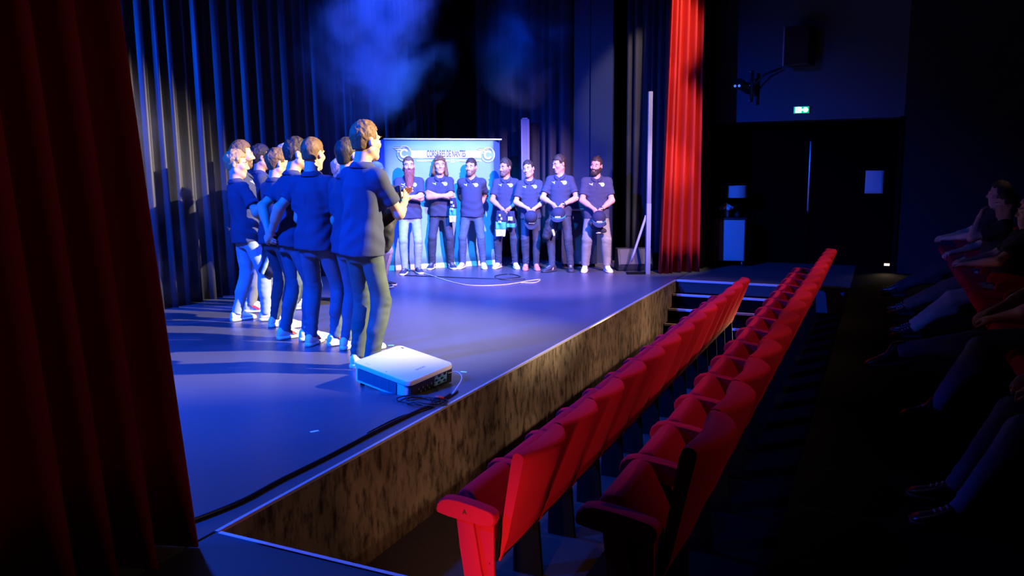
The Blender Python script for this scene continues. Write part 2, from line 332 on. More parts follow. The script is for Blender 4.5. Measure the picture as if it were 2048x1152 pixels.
def make_seat(p, end=False, down=False):
    t = bpy.data.objects.new('theatre_seat', None); COL.objects.link(t); t.empty_display_size = 0.1
    def sm(o, ang=45): o.data.polygons.foreach_set('use_smooth', [True] * len(o.data.polygons)); o.data.set_sharp_from_angle(angle=math.radians(ang)); return o
    def fixn(me):
        bm = bmesh.new(); bm.from_mesh(me); bmesh.ops.recalc_face_normals(bm, faces=bm.faces[:]); bm.to_mesh(me); bm.free(); return me
    sm(link('backrest', fixn(back_mesh(p)), M_SEAT, t))
    if down: cu = slab_mesh('seat', (-0.10, 0.42), (-0.46, 0.44), 0.05, 0.045, p - 0.045)
    else: cu = slab_mesh('seat', (-0.13, 0.36), (-0.262, 0.585), 0.055, 0.045, p - 0.045)
    sm(link('seat', fixn(cu), M_SEAT, t))
    sm(link('armrest', fixn(arm_mesh(0.030, p)), M_SEAT, t))
    prism('leg', [(-0.25, 0.53), (-0.215, 0.25), (-0.22, 0.0), (-0.05, 0.0), (-0.07, 0.3), (-0.15, 0.52)], XZ(p - 0.015), 0.03, M_SEATB, t, 0.003)
    prism('hinge_bar', [(-0.10, 0.40), (-0.085, 0.34), (-0.06, 0.33), (-0.05, 0.39)], XZ(0.02), p - 0.04, M_SEATB, t)
    if end:
        sm(link('armrest', fixn(arm_mesh(0.032, -0.045)), M_SEAT, t))
        prism('end_panel', [(-0.262, 0.535), (-0.246, 0.40), (-0.224, 0.25), (-0.196, 0.08), (-0.185, 0.0), (-0.075, 0.0), (-0.10, 0.15), (-0.135, 0.30), (-0.172, 0.535)], XZ(-0.063), 0.036, M_SEAT, t, 0.004)
        prism('inner_panel', [(-0.18, 0.53), (-0.14, 0.28), (-0.10, 0.02), (-0.07, 0.02), (-0.072, 0.36), (-0.07, 0.53)], XZ(-0.045), 0.02, M_SEAT, t, 0.003)
        tube('hinge_rod', [(-0.052, -0.01, 0.56), (-0.058, -0.01, 0.45), (-0.07, -0.012, 0.34), (-0.085, -0.03, 0.325), (-0.10, -0.04, 0.325)], 0.009, M_SEATB, t, 8)
        tube('spring_lever', [(-0.10, -0.012, 0.51), (-0.105, -0.02, 0.42), (-0.125, -0.03, 0.385), (-0.135, -0.035, 0.38)], 0.007, M_SEATB, t, 6)
    return t
P1, P2 = 0.502, 0.5
def row(X, Y, z, pitch, count, rowname, group):
    e = make_seat(pitch, True); s = make_seat(pitch)
    for i in range(count):
        o = e if i == 0 else (s if i == 1 else copy_tree(s))
        o.location = (X, Y + i * pitch, z)
        n = 'near-end' if i == 0 else ('far-end' if i == count - 1 else ORD[i])
        tag(o, f'{n} tip-up red theatre seat of {rowname}' + ('' if i in (0, count - 1) else ', counted from the near end'), 'seat', group)
    return e
FIRST = row(-1.517, 3.225, 0.0, P1, 13, 'the front row', 'front row of red seats')
lm = text_mesh('A', 0.030, 1.0, 0.0008, 0.0008)
lo = link('row_letter', lm, mat('letter_dark', (0.06, 0.0, 0.0), 0.6), FIRST); lo.rotation_euler = (PI / 2, 0, 0); lo.location = (-0.207, -0.0785, 0.578)
lo['label'] = 'dark row letter A on the armrest side'
row(-0.612, 2.71, 0.33, P2, 15, 'the second row', 'second row of red seats')
# ================================================================== PEOPLE
# Bodies are smooth implicit surfaces (tapered limbs, lofted torso, jointed fingers) meshed with surface nets.
def v3(*a): return np.array(a, float)
def unit(a): a = np.asarray(a, float); return a / (np.linalg.norm(a) + 1e-9)
def rotm(yaw=0, pitch=0, roll=0):
    y, p, r = map(math.radians, (yaw, pitch, roll))
    Z = np.array([[math.cos(y), -math.sin(y), 0], [math.sin(y), math.cos(y), 0], [0, 0, 1]])
    X = np.array([[1, 0, 0], [0, math.cos(p), -math.sin(p)], [0, math.sin(p), math.cos(p)]])
    Y = np.array([[math.cos(r), 0, math.sin(r)], [0, 1, 0], [-math.sin(r), 0, math.cos(r)]])
    return Z @ X @ Y
class Prim:
    k = 0.03; neg = False
    def box(self): return self.lo, self.hi
class Cone(Prim):
    def __init__(s, a, b, r1, r2, k=0.03):
        s.a, s.b, s.r1, s.r2, s.k = np.asarray(a, float), np.asarray(b, float), r1, r2, k
        R = max(r1, r2); s.lo = np.minimum(s.a, s.b) - R; s.hi = np.maximum(s.a, s.b) + R
    def d(s, P):
        ab = s.b - s.a; pa = P - s.a; t = np.clip(pa @ ab / (ab @ ab + 1e-12), 0, 1)
        q = pa - t[..., None] * ab
        return np.sqrt(np.einsum('...i,...i', q, q)) - (s.r1 + (s.r2 - s.r1) * t)
class Ell(Prim):
    def __init__(s, c, r, R=None, k=0.03, neg=False):
        s.c, s.r, s.R, s.k, s.neg = np.asarray(c, float), np.asarray(r, float), R, k, neg
        m_ = s.r.max(); s.lo = s.c - m_; s.hi = s.c + m_
    def d(s, P):
        q = P - s.c
        if s.R is not None: q = q @ s.R
        k0 = np.sqrt(np.einsum('...i,...i', q / s.r, q / s.r)); k1 = np.sqrt(np.einsum('...i,...i', q / s.r ** 2, q / s.r ** 2))
        return k0 * (k0 - 1) / (k1 + 1e-9)
class Loft(Prim):
    """elliptical sections (t, rx, ry, v0) along an axis"""
    def __init__(s, o, R, secs, k=0.03, pw=2.3):
        s.o, s.R, s.k, s.pw = np.asarray(o, float), R, k, pw
        a = np.array(secs); s.t, s.rx, s.ry, s.v = a[:, 0], a[:, 1], a[:, 2], a[:, 3]
        L = max(abs(s.t[0]), abs(s.t[-1])); m_ = math.sqrt(L * L + s.rx.max() ** 2); s.lo = s.o - m_; s.hi = s.o + m_
    def d(s, P):
        q = (P - s.o) @ s.R; t = q[..., 2]
        rx = np.interp(t, s.t, s.rx); ry = np.interp(t, s.t, s.ry); v = np.interp(t, s.t, s.v)
        e = (np.abs(q[..., 0] / rx) ** s.pw + np.abs((q[..., 1] - v) / ry) ** s.pw) ** (1 / s.pw)
        return np.maximum((e - 1) * np.minimum(rx, ry), np.maximum(t - s.t[-1], s.t[0] - t))
class Cut(Prim):
    """a primitive kept only on one side of planes (point, outward normal)"""
    def __init__(s, p, planes): s.p, s.pl, s.k = p, planes, p.k; s.lo, s.hi = p.lo, p.hi
    def d(s, P):
        d = s.p.d(P)
        for o, n in s.pl: d = np.maximum(d, (P - o) @ np.asarray(n))
        return d
class Field:
    def __init__(s, prims, post=None): s.pr, s.post = prims, post
    def bounds(s):
        p = [q for q in s.pr if not q.neg]
        return np.min([q.lo for q in p], 0), np.max([q.hi for q in p], 0)
    def ev(s, P, ctr=None, mar=0.09):
        """P: (B, m, 3) blocks of points"""
        C_ = P.mean(1) if ctr is None else ctr
        out = np.full(P.shape[:2], 0.5)
        for q in s.pr:
            msk = np.all((C_ > q.lo - mar) & (C_ < q.hi + mar), 1)
            if not msk.any(): continue
            a = out[msk]; b = q.d(P[msk])
            if q.neg: b = -b; h = np.maximum(q.k - np.abs(a - b), 0) / q.k; out[msk] = np.maximum(a, b) + h * h * q.k / 4
            else: h = np.maximum(q.k - np.abs(a - b), 0) / q.k; out[msk] = np.minimum(a, b) - h * h * q.k / 4
        return s.post(P, out) if s.post else out
    def at(s, pts): return s.ev(np.asarray(pts, float)[:, None, :])[:, 0]
def surface(field, h, m=4):
    lo, hi = field.bounds(); lo = lo - 2 * h - 0.01; hi = hi + 2 * h + 0.01
    nb = np.ceil((hi - lo) / (h * m)).astype(int) + 1
    I = np.stack(np.meshgrid(*[np.arange(n) for n in nb], indexing='ij'), -1).reshape(-1, 3)
    off = np.stack(np.meshgrid(*[np.arange(m)] * 3, indexing='ij'), -1).reshape(-1, 3)
    ctr = lo + (I * m + (m - 1) / 2) * h
    c = field.ev(ctr[:, None, :])[:, 0]
    near = np.abs(c) < h * m * 1.5 + 0.006
    dense = np.repeat(c[:, None], m ** 3, 1)
    In = I[near]
    dense[near] = field.ev(lo + (In[:, None, :] * m + off[None]) * h, ctr[near])
    G = dense.reshape(*nb, m, m, m).transpose(0, 3, 1, 4, 2, 5).reshape(*(nb * m))
    s = G < 0
    cs = [s[a:s.shape[0] - 1 + a, b:s.shape[1] - 1 + b, e:s.shape[2] - 1 + e] for a in (0, 1) for b in (0, 1) for e in (0, 1)]
    tot = sum(x.astype(np.int8) for x in cs); act = (tot > 0) & (tot < 8)
    idx = np.argwhere(act); vid = np.full(act.shape, -1, int); vid[act] = np.arange(len(idx))
    cor = np.array([(a, b, e) for a in (0, 1) for b in (0, 1) for e in (0, 1)])
    val = np.stack([G[idx[:, 0] + a, idx[:, 1] + b, idx[:, 2] + e] for a, b, e in cor], 1)
    pos = np.zeros((len(idx), 3)); cnt = np.zeros(len(idx))
    for i in range(8):
        for j in range(i + 1, 8):
            if np.abs(cor[i] - cor[j]).sum() != 1: continue
            x = (val[:, i] < 0) != (val[:, j] < 0)
            t = val[x, i] / (val[x, i] - val[x, j]); pos[x] += cor[i] + (cor[j] - cor[i]) * t[:, None]; cnt[x] += 1
    V = lo + (idx + pos / cnt[:, None]) * h
    F = []
    for ax in range(3):
        sl0 = [slice(1, -1)] * 3; sl1 = [slice(1, -1)] * 3; sl0[ax] = slice(0, -1); sl1[ax] = slice(1, None)
        A = s[tuple(sl0)]; Bq = s[tuple(sl1)]; e = np.argwhere(A != Bq); 
        if not len(e): continue
        fl = A[tuple(e.T)]; o = np.ones(3, int); o[ax] = 0; e = e + o
        b, cx = [(1, 2), (2, 0), (0, 1)][ax]; db = np.zeros(3, int); db[b] = 1; dc = np.zeros(3, int); dc[cx] = 1
        q = np.stack([vid[tuple((e - db - dc).T)], vid[tuple((e - dc).T)], vid[tuple(e.T)], vid[tuple((e - db).T)]], 1)
        q[~fl] = q[~fl][:, ::-1]; F.append(q)
    return V, np.concatenate(F)
def np_mesh(name, V, F):
    me = bpy.data.meshes.new(name); n = len(F)
    me.vertices.add(len(V)); me.vertices.foreach_set('co', V.astype(np.float32).ravel())
    me.loops.add(4 * n); me.loops.foreach_set('vertex_index', F.astype(np.int32).ravel())
    me.polygons.add(n); me.polygons.foreach_set('loop_start', np.arange(0, 4 * n, 4, dtype=np.int32))
    me.polygons.foreach_set('use_smooth', np.ones(n, bool)); me.update(calc_edges=True); return me
def build(name, field, h, material, parent):
    V, F = surface(field, h); return link(name, np_mesh(name, V, F), material, parent)
def wob(P, f, ph):
    """cheap smooth noise from warped sines"""
    x, y, z = P[..., 0] * f, P[..., 1] * f, P[..., 2] * f
    return (np.sin(x + 1.7 * np.sin(z * 0.9 + ph) + ph) + np.sin(y * 1.1 + 1.3 * np.sin(x * 0.8 + 2.1 * ph)) + np.sin(z * 1.2 + 1.9 * np.sin(y * 0.7 + x * 0.6 + ph))) / 3
def ik(a, t, l1, l2, hint):
    d = t - a; L = np.linalg.norm(d); u = d / L; L = min(L, (l1 + l2) * 0.999); t = a + u * L
    x = (l1 * l1 - l2 * l2 + L * L) / (2 * L); hgt = math.sqrt(max(l1 * l1 - x * x, 0)); hv = np.asarray(hint, float); hv = unit(hv - u * (hv @ u))
    return a + u * x + hv * hgt, t
SKIN = mat('skin', (0.60, 0.36, 0.26), 0.5, spec=0.35)
SKIN2 = mat('skin_tan', (0.50, 0.29, 0.20), 0.5, spec=0.35)
NAVY = mat('navy_polo', (0.05, 0.06, 0.11), 0.9, spec=0.2, bump=(500, 0.2))
def hairmat(n, c, c2): return mat(n, c, 0.6, spec=0.4, bump=(140, 0.8, 3, (1, 1, 0.4)), var=(70, c2, 0.25, (1, 1, 0.3)))
H_BROWN = hairmat('brown_hair', (0.10, 0.052, 0.022), (0.20, 0.11, 0.05)); H_DARK = hairmat('dark_hair', (0.022, 0.015, 0.012), (0.06, 0.04, 0.03))
H_BLOND = hairmat('fair_hair', (0.28, 0.16, 0.07), (0.45, 0.29, 0.13)); H_RED = hairmat('auburn_beard', (0.17, 0.045, 0.035), (0.30, 0.09, 0.07))
H_GREY = hairmat('light_hair', (0.35, 0.27, 0.2), (0.5, 0.4, 0.32))
def denim(n, c, c2): return mat(n, c, 0.85, bump=(350, 0.25), var=(9, c2, 0.22))
J_DARK = denim('dark_jeans', (0.025, 0.035, 0.06), (0.05, 0.065, 0.10)); J_MID = denim('mid_jeans', (0.05, 0.085, 0.14), (0.09, 0.14, 0.21))
J_LIGHT = denim('light_jeans', (0.22, 0.32, 0.42), (0.36, 0.47, 0.56)); J_TEAL = denim('teal_jeans', (0.035, 0.062, 0.062), (0.075, 0.108, 0.104)); J_BLACK = denim('black_jeans', (0.012, 0.013, 0.016), (0.022, 0.024, 0.03)); J_GREY = denim('grey_green_trousers', (0.16, 0.18, 0.16), (0.24, 0.26, 0.23))
W_SHOE = mat('white_leather', (0.8, 0.8, 0.8), 0.45); D_SHOE = mat('dark_canvas', (0.03, 0.032, 0.05), 0.7); P_SHOE = mat('brown_pink_suede', (0.50, 0.19, 0.15), 0.7); G_SHOE = mat('grey_suede', (0.35, 0.33, 0.33), 0.7); K_SHOE = mat('black_leather', (0.012, 0.012, 0.014), 0.3)
W_SOLE = mat('white_rubber', (0.82, 0.82, 0.8), 0.5); K_SOLE = mat('black_rubber', (0.02, 0.02, 0.02), 0.6); R_TRIM = mat('red_trim', (0.65, 0.05, 0.05), 0.5); N_TRIM = mat('navy_trim', (0.04, 0.06, 0.2), 0.5)
EYEW = mat('eye_white', (0.75, 0.73, 0.7), 0.3); EYEK = mat('eye_dark', (0.015, 0.012, 0.01), 0.2); LIPM = mat('lips', (0.38, 0.14, 0.12), 0.5)
LOGO = mat('polo_print', (0.75, 0.85, 0.80), 0.6); LOGO_T = mat('polo_print_teal', (0.10, 0.45, 0.45), 0.6)

def shoe_meshes(high=False):
    """a lace-up shoe, toe towards -Y, heel at +Y, ankle over the origin"""
    secs = [(-0.205, 0.018, 0.030), (-0.195, 0.034, 0.044), (-0.165, 0.046, 0.056), (-0.12, 0.049, 0.068), (-0.07, 0.045, 0.092), (-0.03, 0.040, 0.118 + 0.03 * high), (0.01, 0.038, 0.116 + 0.04 * high), (0.045, 0.036, 0.112 + 0.04 * high), (0.068, 0.028, 0.095 + 0.03 * high), (0.076, 0.016, 0.06)]
    def loft(fn, n=14):
        V = []; F = []
        for s in secs:
            for k in range(n): V.append(fn(s, 2 * PI * k / n))
        for i in range(len(secs) - 1):
            for k in range(n): a = i * n + k; b = i * n + (k + 1) % n; F.append((a, b, b + n, a + n))
        F.append(tuple(range(n - 1, -1, -1))); F.append(tuple((len(secs) - 1) * n + k for k in range(n))); return V, F
    def up(s, t):
        y, w_, h_ = s; c, q = math.cos(t), math.sin(t); e = 0.75
        x = w_ * math.copysign(abs(c) ** e, c); z = 0.02 + (h_ - 0.02) * (0.5 + 0.5 * math.copysign(abs(q) ** 0.8, q))
        return (x * (1 - 0.30 * max(0, q) ** 2) + 0.006 * (-y * 8) ** 2 * 0.4, y, z)
    def so(s, t):
        y, w_, h_ = s; c, q = math.cos(t), math.sin(t)
        return ((w_ + 0.005) * math.copysign(abs(c) ** 0.6, c) + 0.006 * (-y * 8) ** 2 * 0.4, y * 1.025, 0.016 + 0.016 * math.copysign(abs(q) ** 0.5, q) + (0.006 if y > 0.02 else 0) * max(0, q))
    return mesh_np('shoe', *loft(up)), mesh_np('sole', *loft(so))
SHOE_ME = {}
def shoe(side, ank, yaw, um, sm_, high, parent, trim=None, tilt=0):
    key = (um.name, sm_.name, high)
    if key not in SHOE_ME:
        a, b = shoe_meshes(high); a.materials.append(um); b.materials.append(sm_); SHOE_ME[key] = (a, b)
    o = link('shoe', SHOE_ME[key][0], None, parent, True); o.location = (ank[0], ank[1], ank[2]); o.rotation_euler = (math.radians(tilt), 0, yaw)
    link('sole', SHOE_ME[key][1], None, o, True)
    if trim is not None:
        for sx in (-1, 1):
            V = [(sx * x, y, z) for x, y, z in ((0.0485, -0.10, 0.040), (0.0485, -0.06, 0.040), (0.044, 0.0, 0.075), (0.043, -0.03, 0.085), (0.046, -0.06, 0.070))]
            V += [(x + sx * 0.003, y, z) for x, y, z in V]
            link('side_stripe', mesh_np('side_stripe', V, [(0, 1, 2, 3, 4), (9, 8, 7, 6, 5)] + [(i, (i + 1) % 5, 5 + (i + 1) % 5, 5 + i) for i in range(5)]), trim, o)
    for k in range(4):
        y = -0.11 + 0.024 * k; z = 0.071 + 0.012 * k
        link('lace', LACE, None, o).location = (0.002, y, z)
    return o
LACE = mesh_np('lace', [(-0.02, -0.003, -0.004), (0.02, -0.003, -0.004), (0.02, 0.003, -0.004), (-0.02, 0.003, -0.004), (-0.015, -0.003, 0.004), (0.015, -0.003, 0.004), (0.015, 0.003, 0.004), (-0.015, 0.003, 0.004)],
               [(0, 3, 2, 1), (4, 5, 6, 7), (0, 1, 5, 4), (1, 2, 6, 5), (2, 3, 7, 6), (3, 0, 4, 7)]); LACE.materials.append(mat('lace_grey', (0.5, 0.5, 0.5), 0.8))

def hand_prims(W, f, n, side, curl=35, spread=1.0):
    """palm and five jointed fingers; f = towards the fingers, n = palm normal, thumb side s"""
    f = unit(f); n = np.asarray(n, float); n = unit(n - f * (n @ f)); s = np.cross(n, f) * side; P = []
    kn = [0.030, 0.010, -0.011, -0.030]; ln = [0.074, 0.083, 0.077, 0.060]
    for i in range(4):
        K = W + f * (0.088 - 0.004 * abs(i - 1)) + s * kn[i]
        P.append(Cone(W + s * kn[i] * 0.55, K, 0.0175, 0.0125, 0.016))
        c1 = math.radians(curl * (0.8 + 0.1 * i)); c2 = math.radians(curl * (1.9 + 0.15 * i)); sp = s * kn[i] * 0.25 * spread
        d1 = unit(f * math.cos(c1) + n * math.sin(c1) + sp); d2 = unit(f * math.cos(c2) + n * math.sin(c2))
        M1 = K + d1 * ln[i] * 0.5; P.append(Cone(K, M1, 0.0105, 0.0095, 0.005)); P.append(Cone(M1, M1 + d2 * ln[i] * 0.5, 0.0095, 0.0075, 0.004))
    a = W + f * 0.02 + s * 0.022; b = W + f * 0.052 + s * 0.050 + n * 0.014; c = b + unit(f * 0.9 + s * 0.25 + n * 0.35) * 0.034; e = c + unit(f + n * 0.4) * 0.026
    P += [Cone(a, b, 0.019, 0.014, 0.014), Cone(b, c, 0.0125, 0.0105, 0.005), Cone(c, e, 0.0105, 0.008, 0.004)]
    return P
HS = 1.09
def head_prims(C_, R):
    A = lambda x, y, z: C_ + R @ v3(x, y, z) * HS
    E_ = lambda c, r, RR, k, neg=False: Ell(A(*c), np.array(r) * HS, RR, k, neg)
    K_ = lambda a, b, r1, r2, k: Cone(A(*a), A(*b), r1 * HS, r2 * HS, k)
    P = [E_((0, .014, .034), (.077, .097, .089), R, .02), E_((0, -.022, -.035), (.062, .074, .080), R, .03), E_((0, -.066, -.096), (.028, .024, .022), R, .03)]
    for s in (-1, 1):
        P += [K_((s * .052, .004, -.055), (s * .016, -.066, -.098), .020, .018, .025), E_((s * .044, -.060, -.018), (.024, .026, .024), R, .02),
              K_((s * .046, -.072, .030), (s * .008, -.090, .026), .0105, .011, .012)]
    P += [K_((0, -.090, .014), (0, -.112, -.026), .0095, .0125, .010), E_((.013, -.100, -.031), (.010, .011, .008), R, .008), E_((-.013, -.100, -.031), (.010, .011, .008), R, .008)]
    for s in (-1, 1):
        P.append(E_((s * .033, -.104, .006), (.020, .016, .011), R, .012, True))
        P.append(E_((s * .079, .016, -.004), (.010, .019, .031), R @ rotm(s * 22, 0, 0), .008))
        P.append(E_((s * .088, .010, -.002), (.005, .008, .014), R @ rotm(s * 22, 0, 0), .006, True))
    P += [K_((-.018, -.089, -.054), (.018, -.089, -.054), .0085, .0085, .010), K_((-.015, -.088, -.067), (.015, -.088, -.067), .009, .009, .008)]
    return P

def person(label, pos, heading, H=1.78, w=1.0, feet=None, arms=None, head=(0, 0, 0), lean=(0, 0), hair=None, hm=None, beard=None, bm_=None, jeans=J_DARK, fit=1.0,
           shoes=(W_SHOE, W_SOLE, False, None), skin=SKIN, res=0.0085, top=NAVY, seat=None, seed=1, logos=True, group='men standing on the stage', hem=0.0, belly=0.0, untuck=True, coarse=1.0, z=STAGE, plain=False):
    """local frame: facing -Y, the person's left is +X"""
    w *= .94; root = thing('person', label, 'person', (pos[0], pos[1], z), math.radians(heading + 90), group); sc = H / 1.808; root.scale = (sc, sc, sc)
    pel = v3(0, 0, .965) if seat is None else v3(*seat)
    feet = feet or {1: (.11, 0.0, 8), -1: (-.11, 0.0, -8)}
    R = rotm(0, lean[1], lean[0]) # torso frame
    T = lambda x, y, t: pel + R @ v3(x, y, t)
    neck0, neck1 = T(0, .028, .53), None
    Rh = rotm(*head); hc = T(0, .012, .69) + Rh @ v3(0, -.012, 0) - v3(0, 0, 0.0)
    sh = {s: T(s * .168 * w, .015, .446) for s in (1, -1)}
    ank, knee, hip = {}, {}, {}
    for s in (1, -1):
        fx, fy, fyaw = feet[s][:3]; fz = feet[s][3] if len(feet[s]) > 3 else 0.0
        hip[s] = pel + v3(s * .092 * w, 0, -.03); hint = v3(math.sin(math.radians(fyaw)), -1, 0) if seat is None else v3(s * .25, -1, 1.0)
        knee[s], ank[s] = ik(hip[s], v3(fx, fy, .095 + fz), .435, .425, hint)
    elb, wr, hd = {}, {}, {}
    prims = [Loft(T(0, 0, .20), R, [(t_, rx * .88, ry * .86, vv) for t_, rx, ry, vv in [(-.34, .11 * w, .085, .01), (-.24, .150 * w, .105, .012), (-.17, .168 * w, .115, .012), (-.02, .142 * w, .098 + belly, .004 - belly * .7), (.13, .158 * w, .108 + belly * .3, .006), (.20, .160 * w, .108, .012), (.27, .120 * w, .082, .02), (.33, .064 * w, .062, .026)]], .03)]
    for s in (1, -1):
        a = arms[s]; el, wt = ik(sh[s], T(*a['w']), .305, .265, R @ np.asarray(a.get('h', (s * 1.0, .6, -.2)), float)); elb[s], wr[s] = el, wt
        f = R @ np.asarray(a.get('f', wt - el), float) if 'f' in a else wt - el
        n = R @ np.asarray(a.get('n', (-s, 0, 0)), float)
        hd[s] = (wt, unit(f), n)
        prims += [Cone(T(s * .04, .028, .485), sh[s], .028, .046 * w, .03), Cone(sh[s], el, .053 * w, .042 * w, .03), Cone(el, wt, .043 * w, .028, .02), Ell(el * .72 + wt * .28, (.042 * w, .042 * w, .07), None, .03) if False else Cone(el, el * .6 + wt * .4, .041 * w, .041 * w, .03)]
        prims += hand_prims(wt, f, n, -s, a.get('curl', 30))
        prims += [Cone(hip[s], knee[s], .072 * w, .048, .03), Cone(knee[s], ank[s], .045, .034, .03), Cone(knee[s] + v3(0, .012, -.06), knee[s] * .55 + ank[s] * .45 + v3(0, .015, 0), .040, .038, .03), Cone(ank[s], ank[s] + v3(0, -.02, -.05), .034, .030, .02)]
    prims += [Cone(neck0, hc + Rh @ v3(0, .02, -.05), .064, .057, .03)] + head_prims(hc, Rh)
    body = build('body', Field(prims), res * coarse, skin, root)
    # --- face details
    if not plain:
        for s in (-1, 1):
            for nm, mm, r, off in (('eye', EYEW, (.0125, .006, .0055), (s * .033, -.0860, .006)), ('iris', EYEK, (.0056, .003, .0050), (s * .033, -.0905, .0065)), ('eyebrow', hm or H_BROWN, (.020, .0055, .0046), (s * .033, -.0915, .0335))):
                bm = bmesh.new(); bmesh.ops.create_uvsphere(bm, u_segments=10, v_segments=6, radius=1)
                Mx = Matrix.Translation(Vector(hc + Rh @ v3(*off) * HS)) @ Matrix(Rh.tolist()).to_4x4() @ Matrix.Diagonal((*[q * HS for q in r], 1)); bmesh.ops.transform(bm, matrix=Mx, verts=bm.verts)
                link(nm, from_bm(nm, bm), mm, body, True)
        bm = bmesh.new(); bmesh.ops.create_uvsphere(bm, u_segments=10, v_segments=6, radius=1)
        bmesh.ops.transform(bm, matrix=Matrix.Translation(Vector(hc + Rh @ v3(0, -.0945, -.0605) * HS)) @ Matrix(Rh.tolist()).to_4x4() @ Matrix.Diagonal((.022, .006, .006, 1)), verts=bm.verts)
        link('lips', from_bm('lips', bm), LIPM, body, True)
    # --- hair and beard
    hh = 0.0065 * coarse
    if hair is not None:
        A = lambda x, y, zz: hc + Rh @ v3(x, y, zz) * HS
        th = hair.get('t', .012); top_t = hair.get('top', .016); hl = hair.get('line', .070); nape = hair.get('nape', -.062); temple = hair.get('temple', -.035)
        P = [Ell(A(0, .016, .036), np.array((.077 + th, .098 + th, .089 + th)) * HS, Rh, .02), Ell(A(0, .004 + hair.get('fwd', 0), .060), np.array((.066 + th * .6, .085, .068 + top_t)) * HS, Rh, .03)]
        if 'nape' in hair or True: P.append(Ell(A(0, .048, -.03), np.array((.056 + th * .3, .050 + th * .4, .055)) * HS, Rh, .03))
        for (a, b, r1, r2) in hair.get('locks', []): P.append(Cone(A(*a), A(*b), r1 * HS, r2 * HS, .02))
        for (c_, r_) in hair.get('bun', []): P.append(Ell(A(*c_), r_, Rh, .012))
        amp = hair.get('amp', .004); fr_ = hair.get('freq', 120)
        def hpost(Pp, d, locks=hair.get('locks') is not None):
            q = (Pp - hc) @ Rh / HS; y, zz = q[..., 1], q[..., 2]
            g = np.minimum(np.minimum(hl - zz + .35 * np.maximum(0, -.055 - y) - .012 * wob(q, 90, seed), np.maximum(-.008 - y - .25 * np.abs(zz), nape - zz)), np.maximum(temple - y, .012 - zz))
            if locks: g = np.minimum(g, np.maximum(-.045 - y, zz - .03))
            d = d + (0 if locks else .9 * th * np.clip((.045 - zz) / .09, 0, 1))
            return np.maximum(d + amp * (.35 + .65 * np.clip((zz + .03) / .09, 0, 1)) * (wob(q * v3(1, 1, .8), fr_, seed * 1.3) + .6 * wob(q, fr_ * 2.1, seed)), g)
        build('hair', Field(P, hpost), hh, hm, root)
    if beard is not None:
        A = lambda x, y, zz: hc + Rh @ v3(x, y, zz) * HS; t_ = beard.get('t', .006)
        P = [Ell(A(0, -.022, -.035), np.array((.062 + t_, .074 + t_, .080 + t_)) * HS, Rh, .02), Ell(A(0, -.068, -.098), np.array((.030 + t_, .026 + t_, .024 + t_)) * HS, Rh, .03)]
        for s in (-1, 1): P.append(Cone(A(s * .054, .004, -.05), A(s * .018, -.066, -.1), (.022 + t_) * HS, (.020 + t_) * HS, .025))
        P.append(Cone(A(-.020, -.088, -.046), A(.020, -.088, -.046), (.007 + t_ * .5) * HS, (.007 + t_ * .5) * HS, .01))
        if 'long' in beard:
            L = beard['long']; P += [Cone(A(.0, -.060, -.09), A(0, -.070 - .10 * L, -.10 - L), .062, .040, .03), Cone(A(.03, -.060, -.09), A(.022, -.070 - .10 * L, -.08 - L), .045, .030, .03), Cone(A(-.03, -.060, -.09), A(-.022, -.070 - .10 * L, -.09 - L), .045, .030, .03)]
        am = beard.get('amp', .002)
        def bpost(Pp, d):
            q = (Pp - hc) @ Rh / HS; x, y, zz = q[..., 0], q[..., 1], q[..., 2]
            g = np.maximum(zz + .040 - .8 * np.maximum(0, np.abs(x) - .040) , y - .010)
            d = np.maximum(d + am * wob(q * v3(1.6, 1, .35), 150, seed), g)
            m_ = np.sqrt((x / .021) ** 2 + ((zz + .0605) / .0085) ** 2) - 1
            return np.maximum(d, -np.where(y < -.05, m_ * .01, .05))
        build('beard', Field(P, bpost), hh * .9, bm_ or hm, root)
    # --- trousers
    ft = fit; tp = [Loft(T(0, 0, .0), R if seat is None else rotm(), [(-.175, .085 * w, .085, .012), (-.12, .135 * w, .105, .012), (-.03, .166 * w, .120, .012), (.10, .156 * w, .112 + belly, .008 - belly * .6)], .04)]
    for s in (1, -1):
        fo = unit(knee[s] - hip[s]); tp += [Cone(hip[s] + v3(-s * .006, .012, -.02), knee[s], .092 * w, .064 * ft, .03), Cone(knee[s], ank[s] + (ank[s] - knee[s]) * .02, .063 * ft, .051 * ft, .03), Cone(knee[s] + v3(0, .012, -.08), knee[s] * .5 + ank[s] * .5 + v3(0, .015, 0), .056 * ft, .054 * ft, .03)]
    kz = {s: knee[s] for s in (1, -1)}
    def tpost(P, d):
        zz = P[..., 2]; out = d + .0035 * wob(P, 22, seed)
        for s in (1, -1):
            L = np.linalg.norm(P - kz[s], axis=-1); m_ = np.exp(-(L / .16) ** 2); L2 = np.linalg.norm(P - ank[s], axis=-1); m2 = np.exp(-(L2 / .17) ** 2)
            cr = np.sin(zz * 115 + 2.2 * np.sin(P[..., 0] * 30 + seed) + 1.5 * np.sin(P[..., 1] * 34 + s)); out = out + .0036 * (.7 * m_ + 1.2 * m2) * cr * (.55 + .45 * np.sin(P[..., 0] * 23 + P[..., 1] * 31 + zz * 11 + seed * 3))
            lh = np.linalg.norm(P - hip[s], axis=-1); out = out + .003 * np.exp(-(lh / .14) ** 2) * np.sin((P[..., 2] + P[..., 0] * s * .8) * 90 + seed)
        for s in (1, -1):
            ax = unit(ank[s] - knee[s]); dd = (P - ank[s]) @ ax; near = np.linalg.norm(P - ank[s], axis=-1) < .14
            out = np.where(near, np.maximum(out, dd - .022 + hem), out)
        return out
    tr = build('trousers', Field(tp, tpost), .0100 * coarse, jeans, root)
